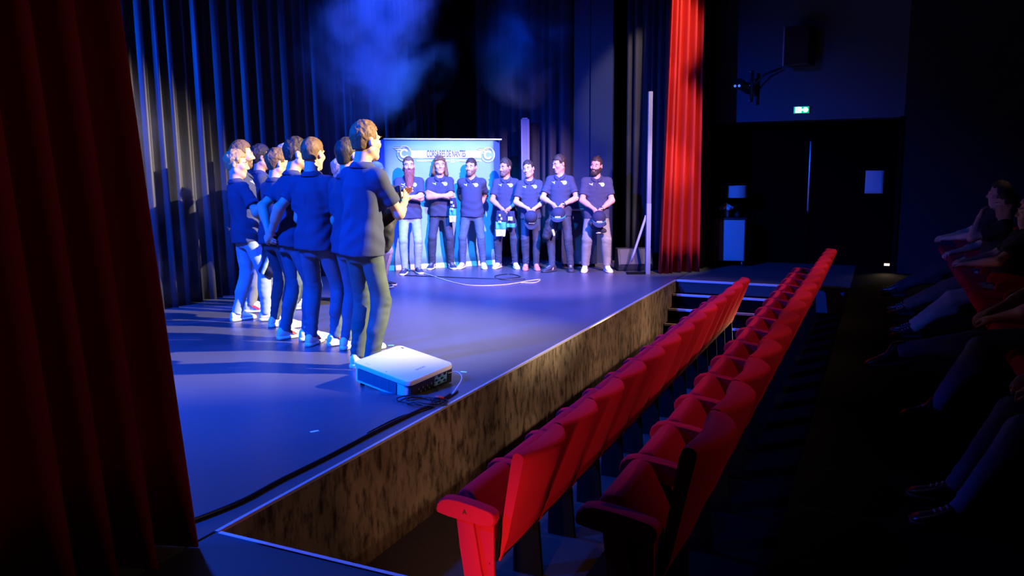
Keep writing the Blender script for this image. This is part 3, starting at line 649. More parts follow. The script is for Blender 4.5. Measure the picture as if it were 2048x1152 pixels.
    # --- polo shirt
    hz = -.115 if untuck else -.02
    slv = []
    spr = [Loft(T(0, 0, .20), R, [(-.34, .192 * w, .144, .012), (-.20, .190 * w, .142, .012), (-.05, .164 * w, .126 + belly, .004 - belly * .6), (.10, .170 * w, .128 + belly * .3, .004), (.18, .166 * w, .124, .010), (.25, .122 * w, .098, .018), (.31, .070, .072, .026)], .045)]
    for s in (1, -1):
        u = unit(elb[s] - sh[s]); e = sh[s] + u * .215
        spr += [Cone(T(s * .04, .026, .490), sh[s], .047, .060 * w, .05), Cut(Cone(sh[s], e + u * .1, .062 * w, .070 * w, .045), [(e, u)])]
        slv.append((e, u))
    def spost(P, d):
        q = (P - pel) @ R; t = q[..., 2]
        low = np.exp(-((t - .02) / .13) ** 2)
        d = d + .0055 * wob(q * v3(1, 1, .55), 19, seed + .7) * (0.5 + low) + .0035 * low * np.sin(t * 48 + 15 * q[..., 0] + 3 * np.sin(q[..., 1] * 11 + q[..., 0] * 9 + seed)) + .007 * np.exp(-((t - .2) / .2) ** 2) * np.sin(q[..., 0] * 34 + 14 * t * np.sign(q[..., 0]) + 2 * np.sin(9 * t + seed)) * np.clip(q[..., 1] * 20, 0, 1)
        for e, u in slv: d = d + .003 * np.exp(-(np.linalg.norm(P - e, axis=-1) / .14) ** 2) * np.sin((P @ u) * 95 + seed)
        d = np.maximum(d, hz - t + .006 * np.sin(q[..., 0] * 13 + seed))
        nk = np.sqrt(q[..., 0] ** 2 + (q[..., 1] - .014) ** 2) - .067
        return np.maximum(d, -np.maximum(nk, .475 - t))
    sf = Field(spr, spost); shirt = build('polo_shirt', sf, .0095 * coarse, top, root)
    # collar: a folded band, open at the throat
    V = []; F = []; n = 26; prof = [(.066, .485, 0), (.066, .520, .004), (.065, .545, .006), (.069, .549, .006), (.081, .535, .0), (.098, .509, -.006), (.094, .505, -.004)]
    for i in range(n + 1):
        a = math.radians(-90 + 10 + 340 * i / n); fr2 = max(0.0, -math.sin(a))
        for r_, t_, o_ in prof:
            V.append(T(r_ * math.cos(a) * 1.03, .016 + r_ * math.sin(a) * 1.02 - .022 * fr2 ** 2, t_ - .062 * fr2 ** 1.6))
    K = len(prof)
    for i in range(n):
        for j in range(K - 1): a = i * K + j; F.append((a, a + K, a + K + 1, a + 1))
    co = link('collar', mesh_np('collar', V, F), top, shirt, True); md = co.modifiers.new('t', 'SOLIDIFY'); md.thickness = .003
    # --- prints on the chest, pressed onto the cloth
    def press(pts, off=.004):
        pts = np.array(pts, float); lo_ = np.full(len(pts), -.40); hi_ = np.full(len(pts), .0)
        for _ in range(16):
            md_ = (lo_ + hi_) / 2; W_ = pel + np.stack([pts[:, 0], md_, pts[:, 1]], 1) @ R.T; ins = sf.at(W_) < 0
            hi_ = np.where(ins, md_, hi_); lo_ = np.where(ins, lo_, md_)
        return pel + np.stack([pts[:, 0], lo_ - off, pts[:, 1]], 1) @ R.T
    def decal(name, outline, material, off=.004):
        c = np.mean(outline, 0); pts = [c] + list(outline); V = press(pts, off); n_ = len(outline)
        Vb = V + R @ v3(0, off + .004, 0)
        F = [(0, 1 + i, 1 + (i + 1) % n_) for i in range(n_)] + [(1 + i, n_ + 2 + i, n_ + 2 + (i + 1) % n_, 1 + (i + 1) % n_) for i in range(n_)]
        return link(name, mesh_np(name, list(V) + list(Vb), F), material, shirt)
    if logos:
        cx, cz = .088, .405
        decal('club_badge', [(cx + .030 * math.cos(t), cz + .030 * math.sin(t)) for t in np.linspace(0, 2 * PI, 18)[:-1]], LOGO)
        decal('badge_ring', [(cx + .020 * math.cos(t), cz + .020 * math.sin(t)) for t in np.linspace(0, 2 * PI, 16)[:-1]], LOGO_T, .006)
        decal('badge_letter', [(cx + r_ * math.cos(t), cz + r_ * math.sin(t)) for r_, t in [(.013, x) for x in np.linspace(.7, 5.6, 10)] + [(.007, x) for x in np.linspace(5.6, .7, 10)]], LOGO, .008)
        decal('badge_wing', [(cx - .018, cz + .026), (cx - .062, cz + .024), (cx - .050, cz + .012), (cx - .040, cz + .010), (cx - .036, cz), (cx - .022, cz + .002)], LOGO)
        lx, lz = -.088, .412
        decal('cat_emblem', [(lx + a, lz + b) for a, b in [(-.034, .014), (-.020, .010), (-.006, .004), (.010, .004), (.022, .016), (.030, .018), (.024, .008), (.020, -.004), (.024, -.022), (.016, -.024), (.010, -.010), (-.004, -.008), (-.018, -.002)]], LOGO)
        V0 = [(-.014, .47), (.014, .47), (.014, .335), (-.014, .335)]; decal('placket', V0, top, .005)
        for zz in (.44, .39, .35): decal('button', [(.005 * math.cos(t), zz + .005 * math.sin(t)) for t in np.linspace(0, 2 * PI, 8)[:-1]], D_SHOE, .009)
    # --- shoes
    for s in (1, -1):
        fx, fy, fyaw = feet[s][:3]; fz = feet[s][3] if len(feet[s]) > 3 else 0.0
        shoe(s, (ank[s][0], ank[s][1], ank[s][2] - .095), math.radians(fyaw), *shoes[:3], root, shoes[3], feet[s][4] if len(feet[s]) > 4 else 0)
    return dict(root=root, wr=wr, elb=elb, hd=hd, R=R, T=T, hc=hc, sc=sc, sh=sh)
# --- arm poses (targets in the torso frame: x to the person's left, -y forward, t above the pelvis)
def arms_clasped(low=0.0, fw=-.20, sp=.035):
    return {1: dict(w=(sp + .02, fw, .02 + low), f=(-.6, -.15, -.75), n=(-.5, .8, .2), h=(1, .5, -.1), curl=35), -1: dict(w=(-sp - .01, fw - .03, .03 + low), f=(.55, -.15, -.75), n=(.5, .8, .2), h=(-1, .5, -.1), curl=35)}
def arms_behind():
    return {1: dict(w=(.05, .19, -.01), f=(-.8, .15, -.6), n=(0, -1, 0), h=(.8, 1, -.2), curl=30), -1: dict(w=(-.05, .21, -.02), f=(.8, .15, -.6), n=(0, -1, 0), h=(-.8, 1, -.2), curl=30)}
def arms_folded():
    return {1: dict(w=(-.085, -.20, .235), f=(-1, .05, .35), n=(0, 1, .2), h=(1, -.25, -.75), curl=18), -1: dict(w=(.075, -.235, .215), f=(1, .12, .25), n=(0, 1, .1), h=(-1, -.25, -.75), curl=18)}
def arms_clap(t=.30):
    return {1: dict(w=(.045, -.36, t), f=(-.45, -.55, .7), n=(-1, .2, .1), h=(.7, .3, -1), curl=16), -1: dict(w=(-.055, -.36, t - .01), f=(.35, -.55, .75), n=(1, .2, .1), h=(-.7, .3, -1), curl=16)}
def arms_front(z=.12, sp=.10):
    return {1: dict(w=(sp, -.26, z), f=(-.7, -.5, .1), n=(-.3, 1, 0), h=(.4, .5, -1), curl=40), -1: dict(w=(-sp, -.26, z), f=(.7, -.5, .1), n=(.3, 1, 0), h=(-.4, .5, -1), curl=40)}
def arms_lap():
    return {1: dict(w=(.12, -.34, .10), f=(-.5, -.7, -.2), n=(0, .2, -1), h=(1, .4, -.4), curl=30), -1: dict(w=(-.12, -.34, .10), f=(.5, -.7, -.2), n=(0, .2, -1), h=(-1, .4, -.4), curl=30)}
# ------------------------------------------------------------------ the men on the stage
def px(x, y, z=STAGE):
    d = right * (x - 1024) + down * (y - 576) + fwd * 1591.0; t = (z - 2.19) / d.z; return (d.x * t, d.y * t)
def stance(a=.11, yaw=9, back=0.0, fl=0, fr=0): return {1: (a, fl, yaw), -1: (-a, fr, -yaw)}
H_STUB = hairmat('stubble', (0.16, 0.09, 0.065), (0.24, 0.14, 0.10))
SHORT = dict(t=.003, top=.016, amp=.0035); CROP = dict(t=.001, top=.006, amp=.002); THICK = dict(t=.009, top=.022, amp=.006, freq=90, fwd=-.006)
# back row, left to right
B = {}
B[1] = person('man with long auburn beard and light jeans before the banner', px(823, 546), -58, 1.73, 1.05, stance(.10, 14, fl=.0, fr=-.10), arms_folded(), (6, 0, 0), hair=CROP, hm=H_BROWN, beard=dict(t=.010, long=.19, amp=.004), bm_=H_RED, jeans=J_LIGHT, shoes=(D_SHOE, W_SOLE, False, None), seed=1)
B[2] = person('man with shoulder-length wavy hair and folded arms before the banner', px(884, 537), -62, 1.73, 1.0, stance(.15, 16), arms_folded(), (8, -3, 0),
              hair=dict(t=.014, top=.018, amp=.007, freq=70, locks=[((.078, .01, .03), (.098, .0, -.13), .026, .030), ((-.078, .01, .03), (-.100, .005, -.10), .026, .030), ((.06, .06, -.02), (.085, .03, -.14), .035, .03), ((-.06, .06, -.02), (-.085, .03, -.12), .035, .03), ((0, .08, 0), (0, .07, -.14), .05, .05)]), hm=H_BROWN, jeans=J_DARK, shoes=(D_SHOE, W_SOLE, False, W_SOLE), seed=2)
B[3] = person('man with short dark hair and both hands behind his back', px(946, 536), -70, 1.70, 1.08, stance(.17, 14), arms_behind(), (-14, 2, 0), hair=SHORT, hm=H_DARK, beard=dict(t=.002), bm_=H_STUB, jeans=J_MID, skin=SKIN, seed=3, belly=.01)
B[4] = person('man with cropped dark hair holding a knitted scarf', px(1014, 536), -72, 1.69, 1.02, stance(.14, 16), arms_clasped(), (-38, 6, 0), hair=dict(t=.004, top=.026, amp=.004), hm=H_DARK, beard=dict(t=.003), bm_=H_STUB, jeans=J_DARK, skin=SKIN2, seed=4, fit=1.08)
B[5] = person('man in brownish-pink shoes with clasped hands', px(1062, 539), -66, 1.66, 1.0, stance(.085, 6), arms_clasped(.03), (-24, 3, -10), hair=SHORT, hm=H_DARK, jeans=J_DARK, shoes=(P_SHOE, P_SHOE, False, None), seed=5, lean=(-2, 0))
B[6] = person('man looking down to the side, gripping his own wrist', px(1120, 541), -78, 1.74, .98, {1: (.17, -.02, 10), -1: (-.10, -.14, -38)}, arms_clasped(.05, sp=.055), (-48, 14, 0), hair=dict(t=.004, top=.012, amp=.004), hm=H_DARK, jeans=J_DARK, shoes=(D_SHOE, D_SHOE, False, None), seed=6)
B[7] = person('bearded man in pale joggers and white high-tops, rightmost of the row', px(1192, 543), -68, 1.70, 1.12, stance(.17, 12), arms_clasped(.0), (-24, 3, 4), hair=dict(t=.002, top=.012, amp=.002, bun=[((0, .055, .13), (.026, .03, .022))]), hm=H_DARK, beard=dict(t=.010, amp=.003), bm_=H_DARK, jeans=J_GREY, fit=1.22, shoes=(W_SHOE, W_SOLE, True, None), seed=7, hem=.03)
# near line, seen from behind, from the projector towards the backdrop
N = {}
N['A'] = person('tall man in teal jeans clapping beside the projector', px(736, 737), 80, 1.90, .96, {1: (.10, .0, 12), -1: (-.10, .06, -10)}, arms_clap(.27), (-6, 0, 0), (-3, 2), hair=dict(t=.002, top=.017, amp=.005, freq=130, nape=-.05), hm=H_BROWN, jeans=J_TEAL, fit=1.1, shoes=(W_SHOE, W_SOLE, False, N_TRIM), res=.006, seed=11, group='men lined up with their backs to the curtain')
N['B'] = person('man hidden behind the tall clapping man, only dark hair showing', px(712, 700), 80, 1.80, 1.0, stance(), arms_front(), (0, 0, 0), hair=SHORT, hm=H_DARK, jeans=J_MID, seed=12, group='men lined up with their backs to the curtain')
N['C'] = person('man with receding brown hair and straight back, next to the tall man', px(642, 692), 92, 1.82, 1.02, {1: (.10, .0, 10), -1: (-.10, -.08, -30)}, arms_front(.05), (4, 4, 0), (0, 1), hair=dict(t=.001, top=.006, amp=.0025, nape=-.045), hm=H_BROWN, jeans=J_MID, shoes=(W_SHOE, W_SOLE, False, R_TRIM), seed=13, group='men lined up with their backs to the curtain')
N['D'] = person('man with hands joined behind his back at the centre of the line', px(594, 679), 62, 1.83, 1.04, {1: (.10, .07, 8), -1: (-.10, -.06, -8)}, arms_behind(), (-6, 0, 0), (0, 7), hair=dict(t=.001, top=.020, amp=.005, nape=-.045), hm=H_DARK, jeans=J_MID, shoes=(W_SHOE, W_SOLE, False, R_TRIM), seed=14, group='men lined up with their backs to the curtain')
N['E'] = person('shorter man with tousled brown hair left of the joined-hands man', px(562, 655), 74, 1.75, .98, stance(.10, 8), arms_front(.05), (-10, 4, 0), (0, 5), hair=THICK, hm=H_BROWN, jeans=J_DARK, shoes=(W_SHOE, W_SOLE, False, None), seed=15, group='men lined up with their backs to the curtain')
N['F'] = person('fair-haired man in light jeans holding a jacket, leftmost in front', px(503, 641), 62, 1.75, 1.04, {1: (.08, .12, 8), -1: (-.12, -.12, -18)}, {1: arms_front()[1], -1: dict(w=(-.20, -.20, .06), f=(.1, -.6, -.75), n=(1, 0, 0), h=(-1, .7, 0), curl=50)}, (-24, 6, 0), (0, -5), hair=dict(t=.010, top=.020, amp=.007, freq=85), hm=H_BLOND, jeans=J_LIGHT, fit=1.06, shoes=(W_SHOE, W_SOLE, False, None), seed=16, group='men lined up with their backs to the curtain')
N['G'] = person('man in profile with swept hair and stubble, behind the fair-haired man', px(502, 622), 46, 1.86, 1.0, stance(.10, 8), arms_front(), (0, 2, 0), hair=dict(t=.004, top=.020, amp=.004), hm=H_BROWN, beard=dict(t=.002), bm_=H_BROWN, jeans=J_GREY, shoes=(W_SHOE, W_SOLE, True, R_TRIM), seed=17, group='men behind the near line')
N['H'] = person('man with dark hair and bare neck between two others in the back rank', px(538, 600), 44, 1.84, 1.0, stance(.10, 8), arms_front(), (14, 2, 0), hair=dict(t=.012, top=.020, amp=.005), hm=H_DARK, jeans=J_GREY, shoes=(W_SHOE, W_SOLE, True, R_TRIM), seed=18, group='men behind the near line')
N['I'] = person('man with long light hair tied back, seen in profile', px(590, 616), 48, 1.83, .98, stance(.10, 8), arms_front(), (-6, 2, 0), hair=dict(t=.010, top=.012, amp=.003, locks=[((0, .085, .0), (0, .085, -.13), .05, .035)]), hm=H_GREY, jeans=J_DARK, seed=19, group='men behind the near line')
N['J'] = person('man with greying curls bowing his head behind the line', px(684, 600), 50, 1.68, .98, stance(.10, 8), arms_front(), (-8, 14, 0), (0, 4), hair=THICK, hm=H_GREY, jeans=J_GREY, seed=20, group='men behind the near line')
N['K'] = person('bald man in flared white trousers near the banner edge', px(762, 574), 20, 1.66, 1.0, stance(.09, 8), {1: arms_front()[1], -1: dict(w=(-.22, -.10, -.02), f=(0, -.2, -1), n=(1, 0, 0), h=(-1, .6, 0), curl=45)}, (0, 4, 0), jeans=mat('white_trousers', (0.7, 0.7, 0.7), 0.8, bump=(300, .2)), fit=1.15, shoes=(K_SHOE, W_SOLE, False, None), seed=21, group='men behind the near line')
# ================================================================== THINGS
def ray_plane(x, y, o, n):
    d = right * (x - 1024) + down * (y - 576) + fwd * 1591.0; c = Vector((0, 0, 2.19)); t = (Vector(o) - c).dot(Vector(n)) / d.dot(Vector(n)); return c + d * t
def V3(p): return Vector((p[0], p[1], STAGE))
def bez(pts, n=10):
    """smooth curve through the points (Catmull-Rom)"""
    P = [Vector(p) for p in pts]; P = [P[0]] + P + [P[-1]]; out = []
    for i in range(1, len(P) - 2):
        for k in range(n):
            t = k / n; a, b, c, d = P[i - 1], P[i], P[i + 1], P[i + 2]
            out.append(0.5 * ((2 * b) + (c - a) * t + (2 * a - 5 * b + 4 * c - d) * t * t + (3 * b - a - 3 * c + d) * t ** 3))
    return out + [P[-2]]
# ------------------------------------------------------------------ banner wall
bl = V3(px(777, 541)); br = V3(px(990, 529)); U = (br - bl).normalized(); NB = Vector((U.y, -U.x, 0)); BW = (br - bl).length; BH = 2.0
BM = Matrix(((U.x, 0, NB.x, bl.x), (U.y, 0, NB.y, bl.y), (0, 1, 0, bl.z), (0, 0, 0, 1)))     # local x along the wall, y up, z outwards
ban = thing('banner_wall', 'pop-up banner wall reading CORSAIRES DE NANTES behind the back row', 'banner', (0, 0, 0))
M_BAN = mat('banner_fabric', (0.17, 0.36, 0.44), 0.55, bump=(3, 0.6), var=(2.2, (0.22, 0.43, 0.50), 0.3))
M_BWHITE = mat('banner_white', (0.85, 0.86, 0.82), 0.55); M_BNAVY = mat('banner_navy', (0.02, 0.06, 0.12), 0.55)
def bpx(x, y, off=0.0): q = BM.inverted() @ ray_plane(x, y, bl + NB * off, NB); return q.x, q.y
def rect(a, b): return [(a[0], a[1]), (b[0], a[1]), (b[0], b[1]), (a[0], b[1])]
V = []; F = []; nx_, nz_ = 24, 12
for j in range(nz_ + 1):
    for i in range(nx_ + 1):
        x = BW * i / nx_; y = 0.06 + (BH - 0.08) * j / nz_; V.append(BM @ Vector((x, y, 0.008 * math.sin(i * 0.9 + 0.7 * j) * (1 if 0 < j < nz_ else 0))))
for j in range(nz_):
    for i in range(nx_): a = j * (nx_ + 1) + i; F.append((a, a + 1, a + nx_ + 2, a + nx_ + 1))
fp = link('front_panel', mesh_np('front_panel', V, F), M_BAN, ban, True); md = fp.modifiers.new('t', 'SOLIDIFY'); md.thickness = 0.012; md.offset = -1
prism('top_rail', rect((-0.01, BH - 0.02), (BW + 0.13, BH)), BM @ Matrix.Translation((0, 0, -0.02)), 0.05, M_BWHITE, ban)
prism('base_strip', rect((0, 0.0), (BW, 0.075)), BM @ Matrix.Translation((0, 0, -0.012)), 0.026, M_BWHITE, ban)
EM = BM @ Matrix.Translation((BW, 0, 0)) @ Matrix.Rotation(math.radians(38), 4, 'Y')
prism('end_panel', rect((0, 0.0), (0.17, BH - 0.02)), EM, 0.012, mat('banner_end', (0.06, 0.14, 0.42), 0.55), ban)
EL = BM @ Matrix.Rotation(math.radians(-60), 4, 'Y') @ Matrix.Translation((-0.18, 0, 0))
prism('end_panel', rect((0, 0.0), (0.18, BH - 0.02)), EL, 0.012, MATS['banner_end'], ban)
for x in (0.15, BW - 0.15): prism('back_post', rect((x - 0.02, 0), (x + 0.02, BH - 0.03)), BM @ Matrix.Translation((0, 0, -0.16)), 0.03, BLACK, ban); prism('foot', rect((x - 0.03, 0), (x + 0.03, 0.02)), BM @ Matrix.Translation((0, 0, -0.30)), 0.29, BLACK, ban)
Z = lambda d: BM @ Matrix.Translation((0, 0, 0.010 + d))
a = bpx(815, 317); b = bpx(968, 301)
prism('title_stripe', rect((a[0], a[1] + 0.006), (b[0], b[1])), Z(0), 0.004, M_BWHITE, ban)
tm = text_mesh('CORSAIRES DE NANTES', 0.14, 0.42, 0.002, 0.003); c_ = bpx(892, 308.5); lt = link('lettering', tm, M_BNAVY, ban)
lt.matrix_world = Z(0.0065) @ Matrix.Translation((c_[0], c_[1] + 0.002, 0))
def ring(r0, r1, a0, a1, n=28): return [(r1 * math.cos(t), r1 * math.sin(t)) for t in np.linspace(a0, a1, n)] + [(r0 * math.cos(t), r0 * math.sin(t)) for t in np.linspace(a1, a0, n)]
def club_logo(c, s):
    M_ = Z(0.0055) @ Matrix.Translation((c[0], c[1], 0)); o = lambda pts: [(x * s, y * s) for x, y in pts]
    prism('logo_disc', o([(1.02 * math.cos(t), 1.02 * math.sin(t)) for t in np.linspace(0, 2 * PI, 33)[:-1]]), M_, 0.003, M_BAN, ban)
    prism('logo_ring', o(ring(0.92, 1.0, -2.6, 2.3)), M_ @ Matrix.Translation((0, 0, .003)), 0.003, M_BWHITE, ban)
    prism('logo_letter', o(ring(0.36, 0.62, 0.55, 5.75)), M_ @ Matrix.Translation((0, 0, .003)), 0.003, M_BWHITE, ban)
    prism('logo_letter_line', o(ring(0.66, 0.72, 0.5, 5.8)), M_ @ Matrix.Translation((0, 0, .003)), 0.003, M_BNAVY, ban)
    for pts in ([(-1.55, .82), (.1, .86), (.1, .72), (-1.32, .66)], [(-1.22, .56), (-.35, .58), (-.42, .44), (-1.02, .40)], [(-.98, .30), (-.62, .30), (-.66, .16), (-.86, .12)]):
        prism('logo_wing_feather', o(pts), M_ @ Matrix.Translation((0, 0, .0062)), 0.003, M_BWHITE, ban)
    prism('logo_wing_line', o([(-1.40, .78), (.3, .80), (.55, .62), (.62, .66), (.34, .86), (-1.45, .84)]), M_ @ Matrix.Translation((0, 0, .0095)), 0.002, M_BNAVY, ban)
s_ = bpx(823, 307)[0] - bpx(808, 307)[0]
club_logo(bpx(808, 307), s_); club_logo(bpx(975, 309.5), s_ * 1.0)
for x0, x1 in ((833, 863), (880, 899), (911, 931), (942, 962)): a = bpx(x0, 323.2); b = bpx(x1, 320.8); prism('contact_line', rect(a, (b[0], a[1] + 0.018)), Z(0), 0.003, M_BWHITE, ban)
a = bpx(905, 322); prism('camera_icon', rect((a[0] - .028, a[1] - .028), (a[0] + .028, a[1] + .028)), Z(0), 0.003, M_BWHITE, ban, 0)
prism('camera_icon_lens', [(a[0] + .014 * math.cos(t), a[1] + .014 * math.sin(t)) for t in np.linspace(0, 2 * PI, 15)[:-1]], Z(0.003), 0.002, M_BAN, ban)
a = bpx(937, 322); ft_ = link('letter_icon', text_mesh('f', 0.085, 0.9, 0.002, 0.001), M_BWHITE, ban); ft_.matrix_world = Z(0.002) @ Matrix.Translation((a[0], a[1], 0))
a = bpx(871, 322); prism('bird_icon', [(a[0] + x * .03, a[1] + y * .03) for x, y in ((-1, .7), (-.3, .3), (.1, .8), (.7, .8), (1, .5), (.7, 0), (.2, -.7), (-.9, -.8), (-.4, -.4), (-.9, 0))], Z(0), 0.003, M_BWHITE, ban)

# ------------------------------------------------------------------ projector on the stage edge
M_PW = mat('projector_shell', (0.80, 0.81, 0.80), 0.4, spec=0.4); M_PK = mat('projector_back', (0.012, 0.012, 0.014), 0.45); M_PG = mat('projector_grille', (0.16, 0.18, 0.22), 0.5)
PJ = thing('projector', 'white projector standing tilted at the edge of the stage', 'projector', (-3.0605, 4.7221, STAGE), 0)
PMx = Matrix.Translation((0, 0, 0.823 - STAGE)) @ Matrix.Rotation(-0.1856, 4, 'Z') @ Matrix.Rotation(0.1325, 4, 'Y') @ Matrix.Rotation(0.0754, 4, 'X')
pw, pd, ph = 0.547, 0.482, 0.145
def rbox(name, x0, x1, y0, y1, z0, z1, material, parent, r=0.03, top_r=0.008):
    pts = []
    for cx_, cy_, a0 in ((x1 - r, y1 - r, 0), (x0 + r, y1 - r, 90), (x0 + r, y0 + r, 180), (x1 - r, y0 + r, 270)):
        for k in range(6): t = math.radians(a0 + 18 * k); pts.append((cx_ + r * math.cos(t), cy_ + r * math.sin(t)))
    V = []; F = []; n = len(pts); lv = [(z0, 0), (z1 - top_r, 0), (z1 - top_r * .3, top_r * .3), (z1, top_r)]
    cx_, cy_ = (x0 + x1) / 2, (y0 + y1) / 2
    for z, ins in lv:
        for x, y in pts: V.append(PMx @ Vector((x - math.copysign(min(ins, abs(x - cx_)), x - cx_), y - math.copysign(min(ins, abs(y - cy_)), y - cy_), z)))
    for i in range(len(lv) - 1):
        for k in range(n): a = i * n + k; b = i * n + (k + 1) % n; F.append((a, b, b + n, a + n))
    F.append(tuple(range(n - 1, -1, -1))); F.append(tuple((len(lv) - 1) * n + k for k in range(n)))
    o = link(name, mesh_np(name, V, F), material, parent, True); o.data.set_sharp_from_angle(angle=math.radians(40)); return o
shell = rbox('top_shell', -pw / 2, pw / 2, -pd / 2, pd / 2, -0.035, 0.0, M_PW, PJ, 0.045, 0.012)
body_ = rbox('body', -pw / 2 + 0.006, pw / 2 - 0.02, -pd / 2 + 0.008, pd / 2 - 0.008, -ph, -0.034, M_PW, PJ, 0.04, 0.002)
box('rear_panel', pw / 2 - 0.024, pw / 2 - 0.004, -pd / 2 + 0.03, pd / 2 - 0.02, -ph + 0.004, -0.03, M_PK, PJ, 0.004, PMx)
gr = box('vent_recess', -pw / 2 + 0.06, pw / 2 - 0.12, -pd / 2 + 0.003, -pd / 2 + 0.02, -ph + 0.02, -0.042, M_PK, PJ, 0.0, PMx)
for k in range(11): box('vent_slat', -pw / 2 + 0.06, pw / 2 - 0.12, -pd / 2 - 0.001, -pd / 2 + 0.008, -ph + 0.024 + 0.0075 * k, -ph + 0.0275 + 0.0075 * k, M_PG, PJ, 0, PMx)
for k in range(6): x = -pw / 2 + 0.06 + (pw - 0.18) * k / 5; box('vent_divider', x - 0.003, x + 0.003, -pd / 2 - 0.002, -pd / 2 + 0.008, -ph + 0.02, -0.042, M_PG, PJ, 0, PMx)
M_TEAL = mat('port_label_teal', (0.12, 0.5, 0.55), 0.5); M_PORT = mat('port_metal', (0.55, 0.56, 0.58), 0.35, metal=0.8)
box('port_label', pw / 2 - 0.005, pw / 2 - 0.002, 0.03, 0.16, -ph + 0.03, -0.045, M_TEAL, PJ, 0, PMx)
for i in range(4):
    for j in range(3): box('port', pw / 2 - 0.006, pw / 2 + 0.001, 0.036 + 0.03 * i, 0.058 + 0.03 * i, -ph + 0.036 + 0.025 * j, -ph + 0.052 + 0.025 * j, M_PK if (i + j) % 2 else M_PORT, PJ, 0, PMx)
for i in range(7): box('port', pw / 2 - 0.005, pw / 2, -0.14 + 0.022 * i, -0.132 + 0.022 * i, -ph + (0.03 if i % 2 else 0.055), -ph + (0.042 if i % 2 else 0.067), M_PORT, PJ, 0, PMx)
box('sensor_window', -pw / 2 + 0.06, -pw / 2 + 0.085, pd / 2 - 0.045, pd / 2 - 0.035, -0.002, 0.0015, M_PK, PJ, 0, PMx)
box('indicator_or_glint', 0.03, 0.036, -pd / 2 + 0.03, -pd / 2 + 0.036, -0.001, 0.002, M_PK, PJ, 0, PMx)
for k in range(3): box('top_slot', -pw / 2 + 0.10 + 0.016 * k, -pw / 2 + 0.102 + 0.016 * k, -pd / 2 + 0.03, -pd / 2 + 0.05, -0.001, 0.0006, M_PG, PJ, 0, PMx)
bt = link('lettering', text_mesh('EPSON', 0.030, 1.0, 0.0004), mat('print_grey', (0.35, 0.36, 0.37), 0.5), PJ); bt.matrix_local = PMx @ Matrix.Translation((pw / 2 - 0.11, 0.0, 0.0006)) @ Matrix.Rotation(math.radians(90), 4, 'Z') @ Matrix.Rotation(math.radians(0), 4, 'Z')
lathe('lens', [(0.055, 0), (0.055, 0.03), (0.045, 0.034), (0.04, 0.02), (0.0, 0.02)], M_PK, PJ, 20, PMx @ Matrix.Translation((-pw / 2 + 0.01, 0.05, -0.075)) @ Matrix.Rotation(-PI / 2, 4, 'Y'))
for (x, y) in ((-pw / 2 + 0.05, -pd / 2 + 0.05), (-pw / 2 + 0.05, pd / 2 - 0.05), (pw / 2 - 0.05, -pd / 2 + 0.05), (pw / 2 - 0.05, pd / 2 - 0.05)):
    q = PMx @ Vector((x, y, -ph)); f_ = tube('foot', [(q.x, q.y, q.z + 0.005), (q.x, q.y, 0.014)], 0.007, M_PK, PJ, 8)
    lathe('foot_pad', [(0.014, 0.0), (0.016, 0.006), (0.012, 0.02), (0.008, 0.024)], M_PK, f_, 14, Matrix.Translation((q.x, q.y, 0.0005)))
# cables by the projector and along the edge
M_CAB = mat('black_cable', (0.008, 0.008, 0.009), 0.35); M_CABW = mat('white_cable', (0.6, 0.6, 0.58), 0.4)
def stage_cable(name, pts, r, material, label, lift=None):
    P = []
    for i, p in enumerate(pts):
        q = px(p[0], p[1]); P.append((q[0], q[1], STAGE + r + (p[2] if len(p) > 2 else 0.0)))
    return tag(tube(name, bez(P), r, material, None, 8), label, 'cable')
coil = [px(845, 806)]
cp = []
for k in range(44):
    t = k / 43 * 2 * PI * 3.6; r = 0.075 + 0.03 * math.sin(1.7 * t) + 0.0007 * k
    cp.append((coil[0][0] + r * math.cos(t) * 1.5 + 0.02 * math.sin(.6 * t), coil[0][1] + r * math.sin(t), STAGE + 0.006 + 0.012 * (k % 12) / 12 + 0.004 * math.sin(3 * t) + 0.004))
tag(tube('coiled_cable', bez(cp, 4), 0.005, M_CAB, None, 7), 'black coiled cable beside the projector', 'cable')
plug = px(868, 803); tag(tube('cable_plug', [(plug[0], plug[1], STAGE + .03), (plug[0] + .03, plug[1] + .012, STAGE + .03), (plug[0] + .06, plug[1] + .03, STAGE + .022)], [0.008, 0.011, 0.006], R_TRIM, None, 10), 'small red plug lying on the coiled cable', 'plug')
q = PMx @ Vector((pw / 2 - .002, .17, -.06)) + Vector((-3.0605, 4.7221, STAGE)); e_ = px(905, 789)
tag(tube('white_cable', bez([q, q + Vector((.06, .03, .01)), (e_[0] + .02, e_[1] + .1, STAGE + .09), (e_[0], e_[1], STAGE + .006)]), 0.004, M_CABW, None, 8), 'thin white cable looping from the projector ports', 'cable')
q = PMx @ Vector((pw / 2 - .002, .0, -.11)) + Vector((-3.0605, 4.7221, STAGE)); e_ = px(872, 800)
tag(tube('video_cable', bez([q, q + Vector((.05, -.01, -.005)), q + Vector((.08, -.08, -.04)), (e_[0], e_[1], STAGE + .02)]), 0.006, M_CAB, None, 8), 'black video cable plugged into the projector', 'cable')
stage_cable('edge_cable', [(330, 1062), (373, 1050), (480, 1008), (560, 965), (650, 920), (760, 862), (830, 828), (880, 805), (900, 792)], 0.011, M_CAB, 'thick black cable taped along the stage edge')
stage_cable('edge_cable', [(735, 868), (800, 836), (860, 818), (905, 792), (915, 783)], 0.006, M_CAB, 'thinner black cable running beside the thick edge cable')
stage_cable('floor_cable', [(790, 536), (840, 545), (905, 565), (950, 572), (1010, 570), (1060, 562), (1080, 560), (1070, 566), (1040, 566)], 0.006, M_CABW, 'pale cable curving over the floor before the back row')
